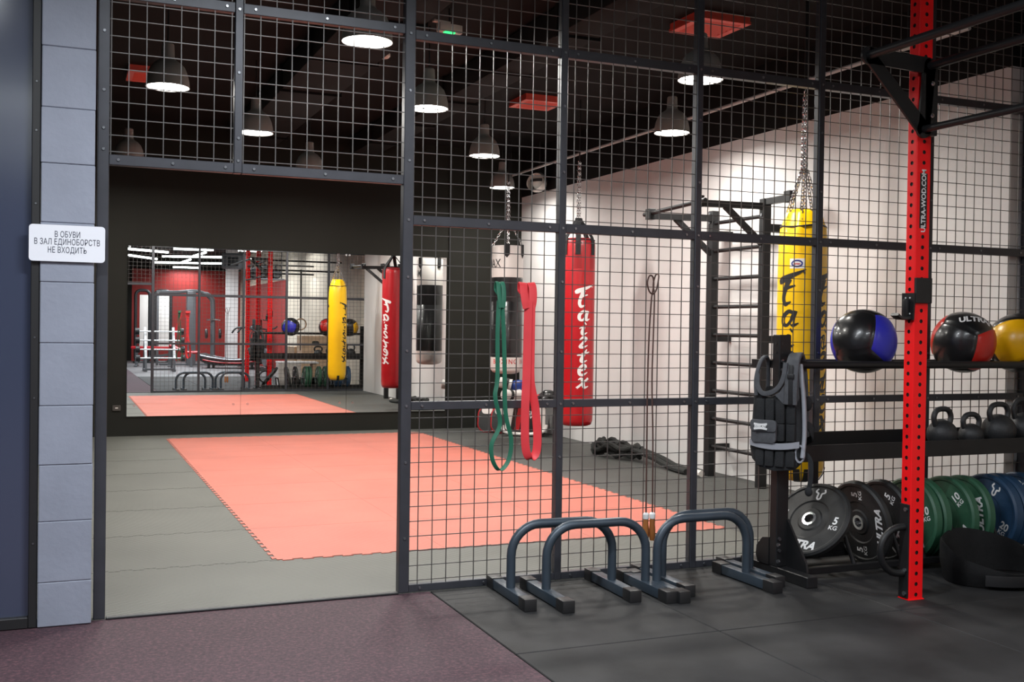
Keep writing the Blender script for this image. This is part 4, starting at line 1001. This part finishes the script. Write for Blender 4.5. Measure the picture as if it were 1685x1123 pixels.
bm = BM(); add_box(bm, (-.051, -.030, .008), (-.0435, .030, .455), .002, seg=1); hp = finish('handle_plate', bm, 'blackmetal', t)
bm = BM()
for z in (.43, .14, .03): add_cyl(bm, (-.0505, -.012, z), (-.058, -.012, z), .011, n=6)
finish('bolt', bm, 'bolt', hp)
bm = BM(); P = [(-.048, 0, .345)]+[(-.075-.115*math.sin(a), 0, .235+.110*math.cos(a)) for a in [PI*i/14 for i in range(15)]]+[(-.048, 0, .125)]
add_tube(bm, P, .0165, 14); finish('handle', bm, 'blackmetal', t)
bm = BM(); add_box(bm, (-RX-.004, -RY-.004, -.001), (RX+.004, RY+.004, .004)); finish('foot_plate', bm, 'red', t)
bm = BM(); merge(bm, text_bm('ULTRA-WOD.COM', .036, .97, 0, .03), Matrix.Translation((.0, -RY-.0015, 1.895)) @ FX @ Matrix.Rotation(PI/2, 4, 'Z')); finish('lettering', bm, 'print', t, smooth=False)
bm = BM(); add_box(bm, (-.022, -RY-.001, 1.765), (.022, -RY-.0002, 2.025)); finish('decal', bm, 'printblack', t, smooth=False)
# J cup hooked on the upright
t = thing('j_cup', 'black steel barbell hook plugged into the red upright', 'barbell hook', (2.18, -.90, 1.33))
bm = BM(); add_prism(bm, [(-.038, 0), (.036, 0), (.036, .128), (-.044, .128), (-.044, .10)], -.003, .006, axes((0, 0, 0), (0, 1, 0), (0, 0, 1), (-1, 0, 0))); finish('back_plate', bm, 'blackmetal', t)
bm = BM(); add_box(bm, (-.030, -.018, .012), (-.003, .012, .10), .008); finish('cup', bm, 'blackmetal', t)
bm = BM(); add_tube(bm, smooth_path([(-.005, -.004, .012), (-.035, -.004, .008), (-.065, -.004, .012), (-.085, -.004, .026)], 5), 1, 10, flat=(.026, .008), upv=(0, 1, 0)); finish('lip', bm, 'black', t)
bm = BM()
for y in (-.018, .010):
    for z in (.03, .105): add_cyl(bm, (-.006, y-.0, z), (-.0085, y, z), .004, n=8)
finish('screw', bm, 'white', t)

# ================================================================ HALL BEHIND THE CAMERA (seen in the mirror)
# fixed barbells on a white rack
t = thing('barbell_rack', 'white and grey stepped barbell rack mirrored at the left of the mirror', 'rack', (.82, -8.95, 0))
for s in (-.35, .35):
    bm = BM(); add_bar(bm, (s, .30, .35), (s, -.12, 1.13), .06, .06, (0, 1, 0)); finish('white_upright', bm, 'white', t)
    bm = BM(); add_bar(bm, (s, .30, .36), (s, .36, 0), .05, .05, (0, 1, 0)); add_bar(bm, (s, -.14, 1.1), (s, -.42, 0), .05, .05, (0, 1, 0)); add_bar(bm, (s, .42, .03), (s, -.48, .03), .06, .06); finish('leg', bm, 'greymetal', t)
bm = BM(); add_bar(bm, (-.35, .36, .06), (.35, .36, .06), .05, .05); finish('cross_bar', bm, 'greymetal', t)
proto = None
for i, (z, y) in enumerate(((1.0, -.02), (.77, .12), (.54, .24), (.32, .36))):
    loc = (.82, -8.95+y+.055, z+.03); lab = ('topmost', 'second highest', 'third highest', 'lowest')[i]+' silver fixed barbell on the white rack in the mirror'
    if proto: dup(proto, loc, lab); continue
    b = proto = thing('barbell', lab, 'barbell', loc, 0, 'fixed barbells on the white rack')
    bm = BM(); add_cyl(bm, (-.52, 0, 0), (.52, 0, 0), .019, n=12); finish('bar', bm, 'white', b)
    for s in (-1, 1):
        bm = BM(); add_cyl(bm, (s*.50, 0, 0), (s*.60, 0, 0), .085, n=20); w_ = finish('weight_head', bm, 'black', b)
        bm = BM(); add_cyl(bm, (s*.60, 0, 0), (s*.605, 0, 0), .04, n=16); finish('end_cap', bm, 'chrome', w_)
# framed tall mirrors on the far wall
for x, wd, lab in ((.80, .42, 'tall white panel in rounded black frame at the far left in the mirror'), (1.40, .48, 'tall white panel in rounded black frame right of another, behind the barbells in the mirror')):
    t = thing('framed_panel', lab, 'panel', (x, -15.0, 0), 0, 'white framed panels before the red wall')
    bm = BM(); add_tube(bm, [(u, 0, v) for u, v in rrect(wd, 2.25, .16, 6, 0, 1.14)], .05, 8, closed=True); finish('frame', bm, 'black', t)
    bm = BM(); add_box(bm, (-wd/2+.12, -.01, .5), (wd/2-.04, .01, 2.12), .004); finish('board', bm, 'offwhite', t)
    bm = BM()
    for s in (-1, 1): add_box(bm, (s*wd/2-.05, -.25, 0), (s*wd/2+.05, .25, .05))
    finish('foot', bm, 'black', t)
# cable machine
t = thing('cable_machine', 'grey cable machine with curved overhead arm mirrored before the red wall', 'gym machine', (2.05, -13.0, 0))
bm = BM(); add_box(bm, (-.14, -.14, .0), (.12, .14, 2.22), .03); finish('tower', bm, 'greymetal', t)
bm = BM(); add_tube(bm, smooth_path([(-1.0, 0, 2.16), (-.4, 0, 2.18), (.1, 0, 2.22), (.42, 0, 2.14), (.58, 0, 2.0), (.62, 0, 1.8), (.63, 0, 1.0), (.63, 0, .05)], 6), [.05]*18+[.075]*25, 10); finish('arm', bm, 'greymetal', t)
bm = BM(); add_box(bm, (-.9, -.1, 0), (.9, .1, .06), .01); add_box(bm, (-1.0, -.05, 0), (-.93, .05, 2.16), .01); finish('base', bm, 'greymetal', t)
bm = BM()
for s in (-.2, .2): add_lathe(bm, [(0, -.03), (.14, -.03), (.15, 0), (.14, .03), (0, .03)], 20, Matrix.Translation((.63+s, .06, .95)) @ Euler((0, PI/2, 0)).to_matrix().to_4x4())
finish('pulley', bm, 'black', t)
bm = BM(); add_tube(bm, [(.43, .1, 1.36), (.63, .13, 1.38), (.83, .1, 1.36)], .02, 8); finish('grip', bm, 'chrome', t)
# red press bench
t = thing('press_bench', 'red padded bench with grey frame mirrored behind the barbell rack', 'bench', (1.05, -12.0, 0), R_(8))
bm = BM(); add_box(bm, (-.75, -.16, .50), (.45, .16, .58), .03); finish('seat', bm, 'redvinyl', t, ang=50)
bm = BM(); add_bar(bm, (.35, 0, .58), (.62, 0, 1.55), .30, .07, (1, 0, 0)); finish('backrest', bm, 'redvinyl', t)
bm = BM(); add_tube(bm, smooth_path([(.3, .2, .62), (.6, .25, .50), (.8, .25, .42), (1.15, .25, .42)], 5), .045, 10); finish('roller', bm, 'redvinyl', t)
bm = BM()
for x in (-.6, .3): add_box(bm, (x-.04, -.05, 0), (x+.04, .05, .5), .008); add_box(bm, (x-.04, -.32, 0), (x+.04, .32, .05), .008)
add_bar(bm, (-.6, 0, .2), (.3, 0, .35), .07, .07); add_box(bm, (.88, .15, 0), (.94, .35, .4)); finish('frame', bm, 'greymetal', t)
# curved treadmill
t = thing('treadmill', 'black and red curved treadmill mirrored in the middle of the mirror', 'treadmill', (2.95, -10.75, 0), R_(20))
bm = BM(); P = [(-.85, .42), (-.6, .33), (-.2, .27), (.3, .26), (.7, .33), (.9, .45), (.95, .30), (.8, .12), (.3, .08), (-.3, .08), (-.7, .14), (-.88, .25)]
add_prism(bm, P, -.36, .36, axes((0, 0, 0), (1, 0, 0), (0, 0, 1), (0, -1, 0))); finish('deck', bm, 'black', t)
bm = BM()
for s in (-1, 1): add_tube(bm, smooth_path([(-.88, s*.37, .38), (-.6, s*.37, .31), (0, s*.37, .24), (.6, s*.37, .28), (.9, s*.37, .40)], 5), .03, 8)
finish('silver_edge', bm, 'bolt', t)
bm = BM()
for s in (-1, 1): add_tube(bm, smooth_path([(-.75, s*.375, .24), (-.3, s*.38, .17), (.3, s*.38, .16), (.7, s*.375, .22)], 5), .022, 8)
finish('red_strip', bm, 'redvinyl', t)
bm = BM()
for s in (-1, 1): add_tube(bm, smooth_path([(.8, s*.36, .35), (.75, s*.38, .9), (.6, s*.38, 1.12), (.2, s*.38, 1.15), (.05, s*.38, 1.0)], 5), .025, 10)
finish('handrail', bm, 'black', t)
bm = BM(); add_box(bm, (.6, -.36, 1.05), (.75, .36, 1.4), .03); finish('console', bm, 'black', t)
bm = BM(); add_cyl(bm, (.6, -.25, 1.18), (.56, -.25, 1.18), .05); add_cyl(bm, (.6, .25, 1.18), (.56, .25, 1.18), .05); finish('grip', bm, 'chrome', t)
bm = BM()
for s in (-.3, .3):
    for x in (-.6, .6): add_cyl(bm, (x, s, 0), (x, s, .12), .04, n=10)
finish('foot', bm, 'black', t)
# spin bike in front of the pale column
t = thing('exercise_bike', 'grey and black exercise bike mirrored beside the pale column', 'exercise bike', (3.5, -9.3, 0), R_(80))
bm = BM(); add_lathe(bm, [(0, -.03), (.24, -.03), (.25, 0), (.24, .03), (0, .03)], 28, Matrix.Translation((.35, 0, .36)) @ Euler((PI/2, 0, 0)).to_matrix().to_4x4()); finish('flywheel', bm, 'greymetal', t)
bm = BM(); add_bar(bm, (.35, 0, .36), (-.35, 0, .75), .07, .09); add_bar(bm, (.2, 0, .3), (.45, 0, 1.1), .06, .06); add_bar(bm, (-.1, 0, .3), (-.35, 0, .95), .06, .06); add_bar(bm, (.6, 0, .04), (-.55, 0, .04), .06, .06)
for x in (.6, -.55): add_box(bm, (x-.04, -.26, 0), (x+.04, .26, .06))
finish('frame', bm, 'black', t)
bm = BM(); add_box(bm, (-.5, -.1, .95), (-.22, .1, 1.02), .03); finish('saddle', bm, 'blackleather', t)
bm = BM(); add_tube(bm, smooth_path([(.6, -.22, 1.2), (.45, -.2, 1.15), (.43, 0, 1.12), (.45, .2, 1.15), (.6, .22, 1.2)], 4), .02, 8); finish('handlebar', bm, 'black', t)
# plyo boxes, white box
t = thing('plyo_box', 'tall plywood jump box mirrored behind the kettlebell shelf', 'plyo box', (3.62, -3.35, 0), R_(4))
bm = BM(); add_box(bm, (-.30, -.40, .0), (.30, .40, 1.02), .006, seg=1); finish('box_body', bm, 'ply', t)
bm = BM()
for z in (.86, .28): add_prism(bm, rrect(.16, .10, .045, 5, 0, z), .398, .402, axes((0, 0, 0), (1, 0, 0), (0, 0, 1), (0, 1, 0)))
finish('hand_hole', bm, 'printblack', t)
t = thing('plyo_box', 'second plywood jump box mirrored beside the tall one', 'plyo box', (3.62, -4.35, 0), R_(-3)); bm = BM(); add_box(bm, (-.30, -.35, 0), (.30, .35, .76), .006, seg=1); finish('box_body', bm, 'ply', t)
bm = BM(); add_prism(bm, rrect(.16, .10, .045, 5, 0, .58), .348, .352, axes((0, 0, 0), (1, 0, 0), (0, 0, 1), (0, 1, 0))); finish('hand_hole', bm, 'printblack', t)
t = thing('plyo_box', 'low white jump box mirrored left of the plywood boxes', 'plyo box', (2.80, -2.05, 0), R_(6))
bm = BM(); add_box(bm, (-.20, -.32, 0), (.26, .32, .46), .005, seg=1); finish('box_body', bm, 'offwhite', t)
bm = BM(); add_box(bm, (-.21, -.33, .46), (.62, .33, .49), .004, seg=1); finish('box_top', bm, 'white', t)
bm = BM(); add_box(bm, (.5, -.3, 0), (.58, .3, .46)); finish('side_board', bm, 'ply', t)
# gymnastic ring on strap from the rig bar
t = thing('gymnastic_ring', 'pale wooden gymnastic ring on black strap mirrored in front of the boxes', 'ring', (3.11, -2.22, 1.27))
bm = BM(); add_tube(bm, [(.115*math.cos(a), .02*math.sin(a), .115*math.sin(a)) for a in [2*PI*i/32 for i in range(32)]], .015, 10, closed=True); finish('ring', bm, 'ply', t)
bm = BM(); add_box(bm, (-.018, -.003, .10), (.018, .003, 1.15)); add_box(bm, (-.01, -.004, -.55), (.01, .0, .13)); finish('strap', bm, 'black', t)
# unit and dark bundle under the hall ceiling
t = thing('ceiling_unit', 'grey boxy air unit mirrored under the hall ceiling before the pale column', 'air unit', (2.72, -9.0, 2.72), R_(25))
bm = BM(); add_box(bm, (-.3, -.2, 0), (.3, .2, .42), .04); finish('housing', bm, 'greymetal', t)
bm = BM(); add_box(bm, (-.12, .19, .08), (.16, .215, .30), .02); finish('grille', bm, 'black', t)
bm = BM()
for s in (-.2, .2): add_cyl(bm, (s, 0, .4), (s, 0, CH-2.72), .012)
finish('hanger_rod', bm, 'bolt', t)
t = thing('equipment_shelf', 'high grey shelf mirrored behind the red uprights', 'shelf', (3.10, -6.6, 2.36))
bm = BM(); add_box(bm, (-.45, -.25, 0), (.45, .25, .03), .004); finish('board', bm, 'greymetal', t)
bm = BM()
for s in (-.42, .42): add_cyl(bm, (s, 0, .03), (s, 0, CH-2.36), .012)
finish('hanger_rod', bm, 'black', t)
for i, (x, r, lab) in enumerate(((-.28, .13, 'black rolled bag at the left end of the high shelf in the mirror'), (-.02, .16, 'largest black rolled bag in the middle of the high shelf in the mirror'), (.27, .12, 'black rolled bag at the right end of the high shelf in the mirror'))):
    t = thing('gear_bag', lab, 'bag', (3.10+x, -6.6, 2.39), 0, 'black bags on the high shelf')
    bm = BM(); add_lathe(bm, [(0, -.22), (r*.8, -.22), (r, -.17), (r*.96, 0), (r, .17), (r*.8, .22), (0, .22)], 20, Matrix.Translation((0, 0, r)) @ Euler((PI/2, 0, 0)).to_matrix().to_4x4()); finish('bag_roll', bm, 'blackfabric', t)
    bm = BM(); add_tube(bm, smooth_path([(-.0, .1, 2*r-.01), (.0, .06, 2*r+.07), (0, -.06, 2*r+.07), (0, -.1, 2*r-.01)], 5), .012, 8); finish('carry_handle', bm, 'blackfabric', t)

# ================================================================ loose repeated bits become parts of their own
def split_loose(names):
    cache = {}
    for o in [x for x in bpy.data.objects if x.type == 'MESH' and x.name.split('.')[0] in names]:
        me = o.data
        if me.name not in cache:
            n = len(me.vertices); par = list(range(n))
            def find(a):
                while par[a] != a: par[a] = par[par[a]]; a = par[a]
                return a
            for e in me.edges:
                a, b = find(e.vertices[0]), find(e.vertices[1])
                if a != b: par[a] = b
            isl = {}
            for i in range(n): isl.setdefault(find(i), []).append(i)
            bx = []
            for vs_ in isl.values():
                cs = [me.vertices[i].co for i in vs_]
                bx.append([set(vs_), [min(c[k] for c in cs)-.002 for k in range(3)], [max(c[k] for c in cs)+.002 for k in range(3)]])
            go = True
            while go:
                go = False
                for i in range(len(bx)):
                    for j in range(i+1, len(bx)):
                        if all(bx[i][1][k] <= bx[j][2][k] and bx[j][1][k] <= bx[i][2][k] for k in range(3)):
                            bx[i] = [bx[i][0] | bx[j][0], [min(bx[i][1][k], bx[j][1][k]) for k in range(3)], [max(bx[i][2][k], bx[j][2][k]) for k in range(3)]]
                            del bx[j]; go = True; break
                    if go: break
            parts = []
            if len(bx) > 1:
                for st, _, _ in bx:
                    b = BM(); b.from_mesh(me); b.verts.ensure_lookup_table()
                    bmesh.ops.delete(b, geom=[v for v in b.verts if v.index not in st], context='VERTS')
                    m2 = bpy.data.meshes.new(me.name); b.to_mesh(m2); b.free(); m2.materials.append(me.materials[0]); parts.append(m2)
            cache[me.name] = parts
        parts = cache[me.name]
        if len(parts) > 1:
            o.data = parts[0]
            for m2 in parts[1:]:
                c = o.copy(); c.data = m2; COL.objects.link(c)
split_loose({'leg', 'bolt', 'screw', 'foot', 'weight_pocket', 'mirror_clip', 'side_panel', 'handrail', 'silver_edge', 'red_strip', 'hanger_wire', 'hanger_rod', 'pipe_hanger', 'gusset',
             'shoulder_strap', 'side_strap', 'trim_strap', 'side_trim', 'strap', 'strap_tab', 'adjust_strap', 'hand_hole', 'pulley', 'grip', 'hole', 'bracket', 'rail_bracket', 'divider', 'frame', 'lark_knot'})
